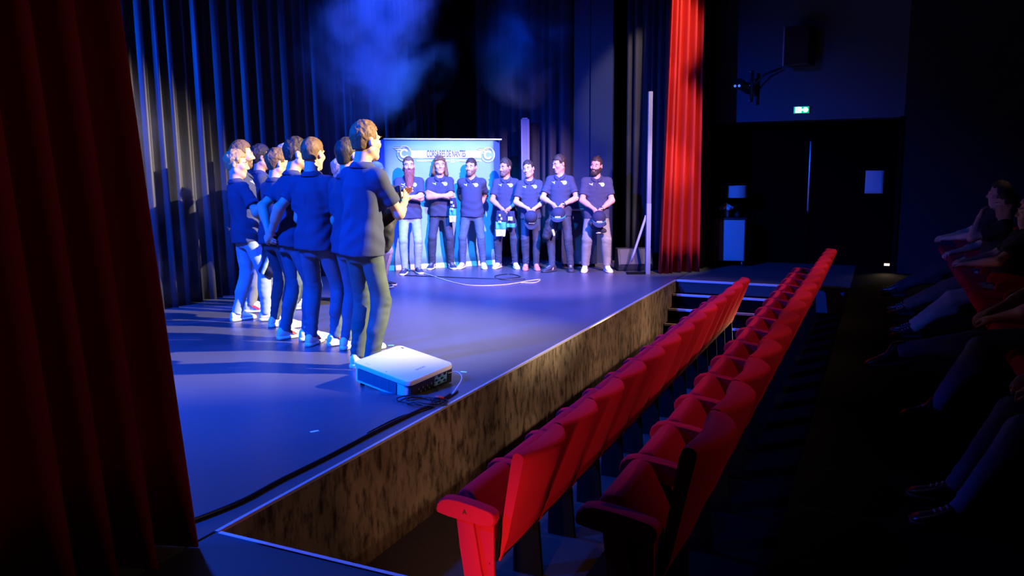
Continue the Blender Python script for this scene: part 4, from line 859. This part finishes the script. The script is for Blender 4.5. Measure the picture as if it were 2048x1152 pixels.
stage_cable('floor_cable', [(800, 551), (850, 553), (920, 556), (990, 558), (1040, 555), (1020, 549), (990, 553), (1005, 560), (1050, 559)], 0.006, M_CAB, 'dark looped cable on the floor before the back row')
for i, (x, y) in enumerate(((927, 744), (782, 691), (629, 863))):
    q = px(x, y); box('tape_mark', -.025, .025, -.012, .012, 0.0, 0.0015, (mat('glow_tape', (0.2, 0.7, 0.65), .6), MATS['glow_tape'], W_SOLE)[i], None, 0, Matrix.Translation((q[0], q[1], STAGE + .0005)) @ Matrix.Rotation(.5 * i, 4, 'Z'))
    tag(bpy.data.objects['tape_mark' + ('' if i == 0 else '.%03d' % i)], ('teal tape mark on the stage right of the projector', 'teal tape mark behind the projector', 'tiny white scrap on the stage near the curtain')[i], 'tape')

# ------------------------------------------------------------------ things in the far wing
M_WEDGE = mat('speaker_paint', (0.012, 0.016, 0.025), 0.6, bump=(200, .3)); q = px(1262, 541)
wd = thing('stage_monitor', 'black wedge monitor loudspeaker on the stage floor by the post', 'loudspeaker', (q[0], q[1] + .12, STAGE), math.radians(28))
prism('cabinet', [(-.19, 0.0), (.16, 0.0), (.20, .10), (.08, .33), (-.10, .33), (-.19, .06)], Matrix(((0, 0, 1, -.26), (-1, 0, 0, 0), (0, 1, 0, 0), (0, 0, 0, 1))), .52, M_WEDGE, wd, .008)
prism('front_grille', [(0, 0), (.46, 0), (.46, .24), (0, .24)], Matrix(((1, 0, 0, -.23), (0, .46, 0, -.208), (0, .89, 0, .105), (0, 0, 0, 1))) if False else Matrix.Translation((-.23, -.205, .105)) @ Matrix.Rotation(math.radians(62), 4, 'X'), .006, mat('speaker_grille', (.035, .038, .045), .5, bump=(600, .6)), wd)
M_TIMB = mat('pale_timber', (.20, .24, .36), .7, bump=(40, .2, 4, (1, 1, .1)))
q = px(1295, 548); tp_ = thing('timber_post', 'tall pale upright timber post with a diagonal brace by the red curtain', 'post', (q[0], q[1], STAGE), math.radians(25))
box('post', -.032, .032, -.05, .05, .0, 1.02, M_TIMB, tp_, .004); box('post', -.030, .030, -.045, .045, 1.02, 2.58, mat('pale_timber_upper', (.20, .22, .34), .7), tp_, .004)
tube('brace', [(-.03, 0, .85), (-.20, .02, .30), (-.24, .03, .18)], .018, M_TIMB, tp_, 8); box('foot', -.30, .0, -.04, .06, 0.0, .03, BLACK, tp_, .004)
q = px(1278, 526); ls = thing('stage_lamp', 'small black stage lamp on a stand in the far wing', 'lamp', (q[0], q[1] + .35, STAGE), math.radians(-60))
M_GEAR = mat('lamp_housing', (.02, .022, .026), .45)
tube('pole', [(0, 0, .02), (0, 0, 1.15)], .016, M_GEAR, ls, 10)
for k in range(3): a = 2 * PI * k / 3; tube('leg', [(0, 0, .35), (.28 * math.cos(a), .28 * math.sin(a), .012)], .011, M_GEAR, ls, 8)
LMX = Matrix.Translation((0.03, 0, .98)) @ Matrix.Rotation(math.radians(80), 4, 'Y')
lh_ = lathe('housing', [(.05, -.10), (.085, -.09), (.09, .05), (.10, .09), (.085, .09)], M_GEAR, ls, 20, LMX)
lathe('lens', [(.05, .0), (.045, .012), (.03, .02), (.01, .024)], mat('lit_lens', (.6, .7, .9), .2, emit=((.45, .62, 1.0), 1.6)), lh_, 16, LMX @ Matrix.Translation((0, 0, .075)))
tube('yoke', [(0, .10, .98), (0, .10, 1.13), (0, -.10, 1.13), (0, -.10, .98)], .01, M_GEAR, ls, 8)
lathe('lens', [(.022, .0), (.02, .008), (.008, .012)], MATS['lit_lens'], ls, 12, Matrix.Translation((.0, .03, 1.42 - .25)) @ Matrix.Rotation(math.radians(80), 4, 'Y'))
M_CASE = mat('case_laminate', (.035, .042, .06), .5, bump=(150, .2))
for i, (x, y, wd_, dp, h_, lab) in enumerate(((1150, 533, .55, .5, 1.05, 'tall black flight case behind the last two men of the row'), (855, 527, .34, .26, 1.15, 'narrow black case standing against the banner'))):
    q = px(x, y); fc = thing('flight_case', lab, 'case', (q[0], q[1] + (.16 if i == 0 else -.02), STAGE), math.radians(22 if i == 0 else 46), 'black flight cases')
    box('body', -wd_ / 2, wd_ / 2, -dp / 2, dp / 2, .05, h_, M_CASE, fc, .01); box('lid_rim', -wd_ / 2 - .006, wd_ / 2 + .006, -dp / 2 - .006, dp / 2 + .006, h_ - .17, h_ - .14, mat('case_metal', (.35, .36, .38), .4, metal=.9), fc, .003)
    for sx in (-1, 1):
        for sy in (-1, 1): lathe('castor', [(.02, 0), (.025, .01), (.025, .045), (.015, .05)], BLACK, fc, 12, Matrix.Translation((sx * (wd_ / 2 - .05), sy * (dp / 2 - .05), 0.0005)))
# scenery flats
M_FLAT = mat('flat_paint', (.012, .026, .075), .6, bump=(8, .2))
a = ray_plane(1143, 300, (0, 12.3, 0), (0, 1, 0)); b = ray_plane(1181, 300, (0, 12.3, 0), (0, 1, 0)); c = ray_plane(1226, 300, (0, 12.3, 0), (0, 1, 0))
tag(box('scenery_flat', a.x, b.x - .012, 12.3, 12.36, STAGE, 6.6, M_FLAT), 'smooth dark scenery flat left of its twin behind the two rightmost men', 'scenery flat', 'scenery flats')
tag(box('scenery_flat', b.x + .012, c.x, 12.26, 12.32, STAGE, 6.6, M_FLAT), 'smooth dark scenery flat behind the rightmost man', 'scenery flat', 'scenery flats')
a = ray_plane(1043, 236, (0, 12.0, 0), (0, 1, 0)); b = ray_plane(1058, 236, (0, 12.0, 0), (0, 1, 0)); c = ray_plane(1043, 335, (0, 12.0, 0), (0, 1, 0))
wf = thing('window_frame_flat', 'narrow pale framed panel standing upright behind the back row', 'scenery panel', ((a.x + b.x) / 2, 12.0, STAGE)); hw_ = (b.x - a.x) / 2; zt = a.z - STAGE; zb = c.z - STAGE
M_PAN = mat('panel_pale', (.20, .22, .30), .5)
box('panel', -hw_ + .02, hw_ - .02, -.01, .01, zb, zt - .02, M_PAN, wf); box('lower_panel', -hw_, hw_, -.015, .015, 0, zb - .03, mat('panel_lower', (.12, .13, .22), .5), wf)
for x in (-hw_, hw_ - .02): box('stile', x, x + .02, -.02, .02, zb - .03, zt, mat('panel_frame', (.28, .30, .38), .4), wf)
box('top_rail', -hw_, hw_, -.02, .02, zt - .02, zt, MATS['panel_frame'], wf)

# ------------------------------------------------------------------ far landing: cabinet, lamp, flowers, sign
WOOD = mat('walnut', (.24, .115, .05), .5, bump=(30, .2, 4, (1, 1, .1)), var=(6, (.30, .15, .07), .3, (1, 1, .15))); LIT_PATCH = mat('painted_lit_patch', (.62, .60, .60), .5)
cb = thing('side_cabinet', 'walnut side cabinet with a lit patch painted as a pale door on the far landing', 'cabinet', (-2.14, 12.62, STAGE), math.radians(10)); 
box('body', -.24, .24, -.17, .17, .09, .73, WOOD, cb, .006); dd = box('door', -.14, .225, -.188, -.17, .10, .72, LIT_PATCH, cb, .003); box('top', -.255, .255, -.19, .18, .73, .755, mat('cabinet_top', (.03, .035, .05), .4), cb, .004)  # pale door panel stands in for blue light falling on the front
lathe('door_knob', [(.008, 0), (.012, .012), (.006, .018)], MATS['steel'], dd, 10, Matrix.Translation((-.11, -.188, .42)) @ Matrix.Rotation(PI / 2, 4, 'X'))
for sx in (-.2, .2):
    for sy in (-.14, .14): tube('leg', [(sx, sy, 0.0005), (sx, sy, .095)], .014, MATS['steel'], cb, 8)
zt_ = STAGE + .756
lp = thing('table_lamp', 'table lamp with a pale drum shade on the walnut cabinet', 'lamp', (-2.05, 12.66, zt_))
lathe('base', [(.075, 0), (.078, .01), (.03, .022), (.016, .04)], BLACK, lp, 20); tube('stem', [(0, 0, .03), (0, 0, .38)], .009, BLACK, lp, 8); lathe('shade', [(.155, .30), (.15, .48), (.146, .48), (.151, .302)], mat('lamp_shade', (.62, .60, .58), .8), lp, 28)
vs = thing('flower_vase', 'small glass vase of white flowers beside the drum lamp', 'vase', (-2.18, 12.545, zt_))
lathe('vase', [(.035, 0), (.042, .02), (.04, .07), (.03, .10), (.034, .11), (.03, .108), (.026, .09), (.034, .03), (.0, .012)], mat('vase_glass', (.35, .4, .45), .1, spec=.8), vs, 16)
FL = mat('white_petals', (.85, .82, .85), .7); ME_FL = None
for k in range(13):
    a = k * 2.4; r = .085 * math.sqrt(k / 13); bm = bmesh.new(); bmesh.ops.create_icosphere(bm, subdivisions=2, radius=.03)
    for v in bm.verts: v.co *= 1 + .22 * math.sin(9 * v.co.x / .03 + 2 * k) * math.sin(8 * v.co.z / .03)
    o = link('flower', from_bm('flower', bm), FL, vs, True); o.location = (1.2 * r * math.cos(a), r * math.sin(a) * .7, .165 + .03 * math.cos(3 * r / .085)); 
for k in range(5): a = 1.3 * k; tube('stem', [(0.008 * math.cos(a), .008 * math.sin(a), .02), (.05 * math.cos(a), .03 * math.sin(a), .15)], .003, mat('stem_green', (.05, .12, .04), .6), vs, 6)
bl2 = thing('glass_ball', 'small dark glass ornament beside the flower vase', 'ornament', (-2.01, 12.51, zt_)); lathe('ball', [(.012, 0), (.03, .014), (.04, .04), (.03, .066), (.01, .08)], mat('dark_glass', (.05, .05, .06), .1, spec=.9), bl2, 16); lathe('stopper', [(.008, .08), (.014, .09), (.008, .10)], MATS['steel'], bl2, 10)
def wpx(x, y, Y=12.74): return ray_plane(x, y, (0, Y, 0), (0, 1, 0))
a = wpx(1587, 228); b = wpx(1619.5, 212); es = thing('exit_sign', 'lit green emergency exit sign on the far upper wall', 'sign', ((a.x + b.x) / 2, 12.73, a.z)); ww = (b.x - a.x) / 2; hh_ = b.z - a.z
box('housing', -ww, ww, -.02, .02, 0, hh_, mat('sign_housing', (.6, .62, .6), .5), es, .004)
box('green_face', -ww + .006, ww - .006, -.026, -.018, .006, hh_ - .006, mat('sign_green', (.0, .35, .16), .5, emit=((.0, .70, .28), .9)), es)
GW = mat('sign_white', (.9, .95, .9), .5, emit=((.75, 1.0, .85), 2.0))
box('door_pictogram', -ww + .028, -ww + .112, -.032, -.024, .014, hh_ - .014, GW, es)
XZm = lambda y: Matrix(((1, 0, 0, 0), (0, 0, -1, y), (0, 1, 0, 0), (0, 0, 0, 1)))
cx_ = ww * .48; cz_ = hh_ / 2; prism('arrow', [(cx_ - .02, cz_ + .012), (cx_ - .02, cz_ + .034), (cx_ + .022, cz_ + .034), (cx_ + .044, cz_), (cx_ + .022, cz_ - .034), (cx_ - .02, cz_ - .034), (cx_ - .02, cz_ - .012), (cx_ - .05, cz_ - .012), (cx_ - .05, cz_ + .012)], XZm(-.025), .007, GW, es)
prism('running_figure', [(-ww + .06, .02), (-ww + .072, .05), (-ww + .064, .08), (-ww + .085, .085), (-ww + .095, .07), (-ww + .1, .075), (-ww + .088, .098), (-ww + .06, .10), (-ww + .045, .08), (-ww + .05, .06), (-ww + .04, .03), (-ww + .05, .02)], XZm(-.031), .003, mat('sign_green_dim', (.3, .75, .5), .5, emit=((.45, .95, .65), 1.3)), es)
a = wpx(1578, 137); b = wpx(1630, 57); sp = thing('wall_loudspeaker', 'dark loudspeaker hung high on the far wall above the exit sign', 'loudspeaker', ((a.x + b.x) / 2, 12.5, a.z), math.radians(-14)); ww = (b.x - a.x) / 2; hh_ = b.z - a.z
box('cabinet', -ww, ww, -.16, .16, 0, hh_, mat('speaker_box', (.012, .010, .010), .6), sp, .01); box('grille', -ww + .015, ww - .015, -.168, -.158, .015, hh_ - .015, mat('speaker_cloth', (.010, .009, .009), .9), sp); box('side_trim', -ww - .025, -ww, -.17, .0, 0, hh_, mat('speaker_trim', (.25, .27, .32), .5), sp, .003); box('bracket', -.05, .05, .15, .32, hh_ * .4, hh_ * .6, BLACK, sp)
a = wpx(1508, 172); ws = thing('wall_spotlight', 'small black spotlight clamped to a wall bracket left of the exit sign', 'spotlight', (a.x, 12.55, a.z - .25))
tube('pipe', [(0, 0, 0), (0, 0, .46)], .022, M_GEAR, ws, 10); tube('arm', [(0, 0, .22), (.18, .03, .40), (.40, .10, .48)], .014, M_GEAR, ws, 8); box('wall_plate', -.06, .06, .15, .195, .1, .36, M_GEAR, ws, .004); tube('bracket', [(0, 0, .24), (0, .16, .24)], .014, M_GEAR, ws, 8)
hs = lathe('housing', [(.05, -.12), (.07, -.10), (.075, .06), (.085, .09), (.07, .09)], M_GEAR, ws, 18, Matrix.Translation((-.13, -.05, .24)) @ Matrix.Rotation(math.radians(-60), 4, 'Y') @ Matrix.Rotation(math.radians(50), 4, 'X'))
for k in range(2): lathe('indicator_or_glint', [(.02, 0), (.018, .008), (.006, .012)], mat('painted_blue_glint', (.1, .2, .6), .3, emit=((.10, .22, 1.0), .8)), hs, 10, Matrix.Translation((-.22 + .06 * k, -.17, .23)) @ Matrix.Rotation(PI / 2, 4, 'X'))  # bluish reflections in the spotlight lens, painted as glowing dots
for k, z_ in enumerate((.02, .24, .44)): lathe('bolt', [(.008, 0), (.006, .006)], MATS['steel'], ws, 8, Matrix.Translation((-.03, -.025, z_)) @ Matrix.Rotation(PI / 2, 4, 'X'))
a = ray_plane(1729, 387, (0, 13.28, 0), (0, 1, 0)); b = ray_plane(1768, 341, (0, 13.28, 0), (0, 1, 0)); V = []; F = []
for j in range(7):
    for i in range(7): V.append((a.x + (b.x - a.x) * i / 6, 13.285 - .012 * math.sin(PI * i / 6) * (j / 6) - .004 * math.sin(i + j), a.z + (b.z - a.z) * j / 6))
for j in range(6):
    for i in range(6): k = j * 7 + i; F.append((k, k + 1, k + 8, k + 7))
pp = link('paper_notice', mesh_np('paper_notice', V, F), mat('paper', (.75, .77, .8), .8), None, True); md = pp.modifiers.new('t', 'SOLIDIFY'); md.thickness = .001; tag(pp, 'pale paper notice taped to the black door in the recess', 'paper')
# small step lights that the house really has
def step_light(loc, face, power, color, label, ang=150, tgt=None):
    t = thing('step_light', label, 'lamp', loc, 0, 'step lights'); n = Vector(face)
    Mx = n.to_track_quat('Z', 'Y').to_matrix().to_4x4()
    box('housing', -.05, .05, -.03, .03, 0, .02, BLACK, t, .003, Mx); box('lens', -.035, .035, -.016, .016, .018, .023, mat('step_lens_' + label[:6], (.9, .8, .6), .4, emit=(color, 4.0)), t, 0, Mx)
    d = bpy.data.lights.new('step_light_lamp', 'SPOT'); d.energy = power; d.color = color; d.spot_size = math.radians(ang); d.spot_blend = .8; d.shadow_soft_size = .03
    o = bpy.data.objects.new('step_light_lamp', d); COL.objects.link(o); o.parent = t; o.location = n * .04
    o.rotation_euler = (Vector(tgt) if tgt else n).to_track_quat('-Z', 'Y').to_euler()
    return t
WL = (1.0, .62, .30)
step_light((-1.42, 2.386, .30), (0, 1, 0), 36, (1.0, .45, .22), 'near step light in the riser under the landing', 92, (-.22, 1, .15))
step_light((-1.42, 10.09, .10), (0, -1, 0), 22, WL, 'far step light on the lowest step riser by the seats', 160, (0, -1, .4))
step_light((-2.0, 10.09, .12), (0, -1, 0), 7, WL, 'step light on the lowest step riser by the stage front', 160, (-.3, -1, .6))
step_light((.10, 12.53, STAGE + .12), (0, -1, 0), 3.0, (1.0, .72, .40), 'step light low on the corner of the far wall', 140, (.1, -1, -.9))

# ------------------------------------------------------------------ audience in the dark and their row of seats
e = make_seat(.52, False, True); first = True; YS = [3.05 + .52 * i for i in range(17)]
occ = {1: 3.62, 4: 4.9, 9: 7.85, 11: 8.75, 13: 9.75}
for i, y in enumerate(YS):
    o = e if i == 0 else copy_tree(e); o.location = (1.20, y, STAGE - .004)
    tag(o, f'{ORD[i]} red seat of the dark audience row, counted from the camera' if i < 16 else 'far-end red seat of the dark audience row', 'seat', 'seats of the dark audience row')
S0 = (0, .0, .56)
def lapfeet(d=-.78, a=.12): return {1: (a, d, 8), -1: (-a, d, -8)}
DK = mat('dark_top', (.02, .022, .03), .9); BRN = denim('brown_trousers', (.10, .05, .03), (.14, .07, .045)); JB = denim('blue_jeans', (.10, .16, .28), (.15, .23, .36)); BEI = denim('beige_trousers', (.26, .23, .16), (.32, .28, .2))
AU = dict(z=STAGE - .004, res=.009, coarse=1.3, logos=False, group='seated audience', seat=S0)
person('seated spectator nearest the camera with jeans knees at the frame edge', (.98, 3.83), 180, 1.76, 1.05, lapfeet(-.62, .14), arms_lap(), (20, 0, 0), hair=SHORT, hm=H_DARK, jeans=JB, top=DK, shoes=(K_SHOE, K_SOLE, False, None), seed=31, **AU)
person('seated spectator in blue jeans with one booted leg crossed over', (.98, 5.42), 180, 1.78, 1.04, {1: (.10, -.62, 8), -1: (.02, -.86, 0, .30, 10)}, arms_lap(), (20, 4, 0), hair=SHORT, hm=H_BROWN, jeans=JB, top=DK, shoes=(K_SHOE, K_SOLE, True, None), seed=32, **AU)
person('seated spectator in beige trousers leaning back in the dark row', (.98, 7.96), 180, 1.66, 1.0, lapfeet(-.72), arms_lap(), (10, 0, 0), (0, -15), hair=THICK, hm=H_GREY, jeans=BEI, top=DK, shoes=(K_SHOE, K_SOLE, False, None), seed=33, **AU)
person('seated spectator in brown trousers raising a hand to the face', (.98, 9.02), 180, 1.66, 1.0, lapfeet(-.80), {1: dict(w=(.04, -.22, .52), f=(-.1, .1, 1), n=(0, 1, 0), h=(.6, -.3, -1), curl=35), -1: arms_lap()[-1]}, (5, 4, 0), (0, -10), hair=THICK, hm=H_DARK, jeans=BRN, top=DK, shoes=(K_SHOE, K_SOLE, False, None), seed=34, **AU)
person('farthest seated spectator in black with outstretched legs', (.98, 10.07), 180, 1.78, 1.0, lapfeet(-.88), arms_lap(), (0, 0, 0), (0, -14), hair=SHORT, hm=H_DARK, jeans=J_BLACK, top=DK, shoes=(K_SHOE, K_SOLE, False, None), seed=35, **AU)

# ------------------------------------------------------------------ caps, scarves and jackets in their hands
def world(P, p): r = P['root']; a = r.rotation_euler.z; c, s = math.cos(a), math.sin(a); x, y, z = [float(q) * P['sc'] for q in p]; return Vector((r.location.x + c * x - s * y, r.location.y + s * x + c * y, r.location.z + z))
def hands_mid(P, f=.07): return sum(((P['wr'][s] + P['hd'][s][1] * f) for s in (1, -1)), np.zeros(3)) / 2
TEAL = mat('scarf_teal', (.06, .42, .46), .85, bump=(300, .4)); SWH = mat('scarf_white', (.75, .75, .73), .85, bump=(300, .4)); SNV = mat('scarf_navy', (.02, .025, .06), .85, bump=(300, .4)); JACK = mat('dark_jacket', (.018, .02, .03), .75, sheen=.2)
def scarf(P, anchor, label, w=.13, L=.40, dx=0.0, second=None):
    """a knitted scarf hanging over the hands: a wavy strip with bands of its own"""
    t = thing('scarf', label, 'scarf', tuple(world(P, anchor)), P['root'].rotation_euler.z, 'scarves and caps in the men’s hands')
    def strip(name, z0, z1, mt, par, x0, ww_, y0=0.0, th=.012):
        V = []; F = []; n = 8; m_ = 7
        for j in range(m_ + 1):
            z_ = z0 + (z1 - z0) * j / m_
            for i in range(n + 1):
                q_ = i / n - .5; V.append((x0 + q_ * ww_ * (1 - .12 * math.sin(9 * z_)), y0 - .02 * math.cos(q_ * 7 + 8 * z_) + .01 * math.sin(14 * z_), z_))
        for j in range(m_):
            for i in range(n): a = j * (n + 1) + i; F.append((a, a + 1, a + n + 2, a + n + 1))
        o = link(name, mesh_np(name, V, F), mt, par, True); md = o.modifiers.new('t', 'SOLIDIFY'); md.thickness = th; return o
    b0 = strip('cloth', .03, -L * .38, SNV, t, dx, w); strip('teal_band', -L * .38, -L * .70, TEAL, t, dx - .01, w); strip('white_band', -L * .70, -L, SWH, t, dx - .015, w)
    for k in range(3): strip('knit_letter', -.02 - .05 * k, -.055 - .05 * k, SWH, b0, dx + .02 * (k % 2) - .02, .045, -.018, .006)
    if second: b1 = strip('second_end', .02, -L * .45, SNV, t, dx + second, w * .8, .02); strip('second_teal_band', -L * .45, -L * .62, TEAL, t, dx + second, w * .8, .02); strip('knit_letter', -.06, -.12, SWH, b1, dx + second, .07, -.005, .006)
    return t
def bundle(P, anchor, label, prims, mt, cat, name, extra=()):
    t = thing(name, label, cat, tuple(world(P, anchor)), P['root'].rotation_euler.z, 'jackets in the men’s hands')
    build('cloth', Field([Cone(*p) for p in prims], lambda Q, d: d + .008 * wob(Q, 42, 2.0) + .004 * wob(Q, 95, 4.0)), .011, mt, t)
    for (nm, pr, mm) in extra: build(nm, Field([Cone(*p) for p in pr], lambda Q, d: d + .005 * wob(Q, 60, 1.0)), .009, mm, t)
    return t
def cap(P, anchor, label, tilt=40, mt=None, peak=True):
    t = thing('cap', label, 'cap', tuple(world(P, anchor)), P['root'].rotation_euler.z, 'scarves and caps in the men’s hands'); mt = mt or SNV; Rm = Matrix.Rotation(math.radians(tilt), 4, 'X')
    c0 = lathe('crown', [(.098, -.02), (.10, .02), (.092, .06), (.068, .10), (.03, .12), (.004, .124)], mt, t, 22, Rm); lathe('button', [(.010, .122), (.007, .13)], mt, c0, 10, Rm)
    bm = bmesh.new()
    pts = [(.098 * math.cos(a), -.098 * math.sin(a)) for a in np.linspace(.35, PI - .35, 12)] + [(.105 * math.cos(a), -.02 - .165 * math.sin(a)) for a in np.linspace(PI - .45, .45, 12)]
    if peak: prism('peak', pts, Rm @ Matrix.Translation((0, 0, -.018)), .006, mt, t)
    lathe('band', [(.1015, -.02), (.1025, -.005), (.1015, .004)], TEAL, t, 22, Rm)
    prism('front_print', [(-.04, .0), (.04, .0), (.045, .022), (-.035, .022)], Rm @ Matrix.Translation((0, -.101, .012)) @ Matrix.Rotation(math.radians(80), 4, 'X'), .005, SWH, t)
    return t
scarf(B[2], B[2]['elb'][1] * .5 + B[2]['wr'][1] * .5 + v3(.11, -.06, -.06), 'navy and teal scarf hanging from the folded arms of the long-haired man', .09, .34, .05)
hm_ = hands_mid(B[4]); scarf(B[4], hm_ + v3(-.02, -.05, .0), 'navy, teal and white knitted scarf held before his thighs', .14, .36, -.03, .14)
cap(B[5], hands_mid(B[5]) + v3(.0, -.07, -.08), 'dark cap held in the hands of the man in pinkish shoes', 70)
cap(B[6], hands_mid(B[6]) + v3(.03, -.09, -.10), 'dark beanie-like cap with a pale print held by the man looking aside', 25)
bundle(B[6], hands_mid(B[6]) + v3(-.06, -.05, -.06), 'dark jacket dangling from the hand of the man looking aside', [((0, 0, 0), (-.05, 0, -.16), .035, .06), ((-.05, 0, -.16), (-.10, .01, -.34), .06, .07), ((-.02, 0, -.1), (-.01, 0, -.30), .04, .035)], JACK, 'jacket', 'jacket', [('lining', [((.0, -.03, -.26), (.015, -.03, -.33), .018, .016)], SWH)])
cap(B[7], hands_mid(B[7]) + v3(.02, -.08, -.08), 'navy cap with pale panel held by the rightmost bearded man', 35)
bundle(B[7], hands_mid(B[7]) + v3(.0, -.05, -.16), 'folded dark cloth hanging under the cap of the rightmost man', [((-.08, 0, 0), (.09, 0, 0), .04, .04), ((-.06, 0, -.05), (.10, .01, -.10), .04, .035)], JACK, 'cloth', 'folded_cloth', [('print', [((-.02, -.035, -.13), (.04, -.035, -.13), .008, .008)], SWH)])
A_ = N['A']; bundle(A_, A_['elb'][-1] * .35 + A_['wr'][-1] * .65 + v3(.14, .02, -.07), 'black jacket draped over the arm of the tall clapping man', [((-.10, .04, .02), (.10, -.04, .04), .055, .06), ((-.08, .08, -.04), (-.06, .10, -.22), .07, .06), ((.02, .04, -.04), (.02, .06, -.25), .06, .05), ((-.03, .02, .0), (-.10, .12, -.10), .06, .06)], JACK, 'jacket', 'jacket', [('lining', [((.05, .02, -.2), (.03, .05, -.27), .03, .03)], SWH)])
scarf(A_, A_['elb'][-1] * .45 + A_['wr'][-1] * .55 + v3(.10, -.06, .13), 'teal scarf over the forearm of the tall clapping man', .10, .20, .0)
F_ = N['F']; bundle(F_, F_['wr'][-1] + v3(.02, -.06, -.10), 'dark jacket hanging from the hand of the fair-haired man', [((.0, 0, .03), (.0, 0, -.14), .035, .11), ((0, 0, -.14), (.02, .06, -.36), .12, .11), ((.0, -.03, -.14), (.02, -.06, -.30), .10, .10), ((.0, .08, -.22), (.02, .16, -.38), .05, .045)], JACK, 'jacket', 'jacket', [('lining', [((-.06, .10, -.22), (-.05, .18, -.40), .022, .02), ((-.09, -.02, -.26), (-.07, -.08, -.28), .02, .018)], J_LIGHT)])
w1 = B[6]['wr'][1]; 
for P_, s in ((B[6], 1), (B[7], 1)):
    t = thing('wristwatch', 'dark wristwatch on the man looking aside' if P_ is B[6] else 'dark wristwatch on the rightmost man', 'watch', tuple(world(P_, P_['wr'][s])), P_['root'].rotation_euler.z, 'wristwatches')
    d = Vector(P_['elb'][s] - P_['wr'][s]).normalized(); Mq = d.to_track_quat('Z', 'Y').to_matrix().to_4x4()
    lathe('strap', [(.031, .012), (.035, .014), (.035, .034), (.031, .036)], K_SOLE, t, 18, Mq); lathe('face', [(.016, 0), (.016, .008), (.012, .01)], MATS['steel'], t, 14, Matrix.Translation(Mq @ Vector((0, 0, .024)) + Vector((0, -.034, 0))) @ Matrix.Rotation(PI / 2, 4, 'X'))
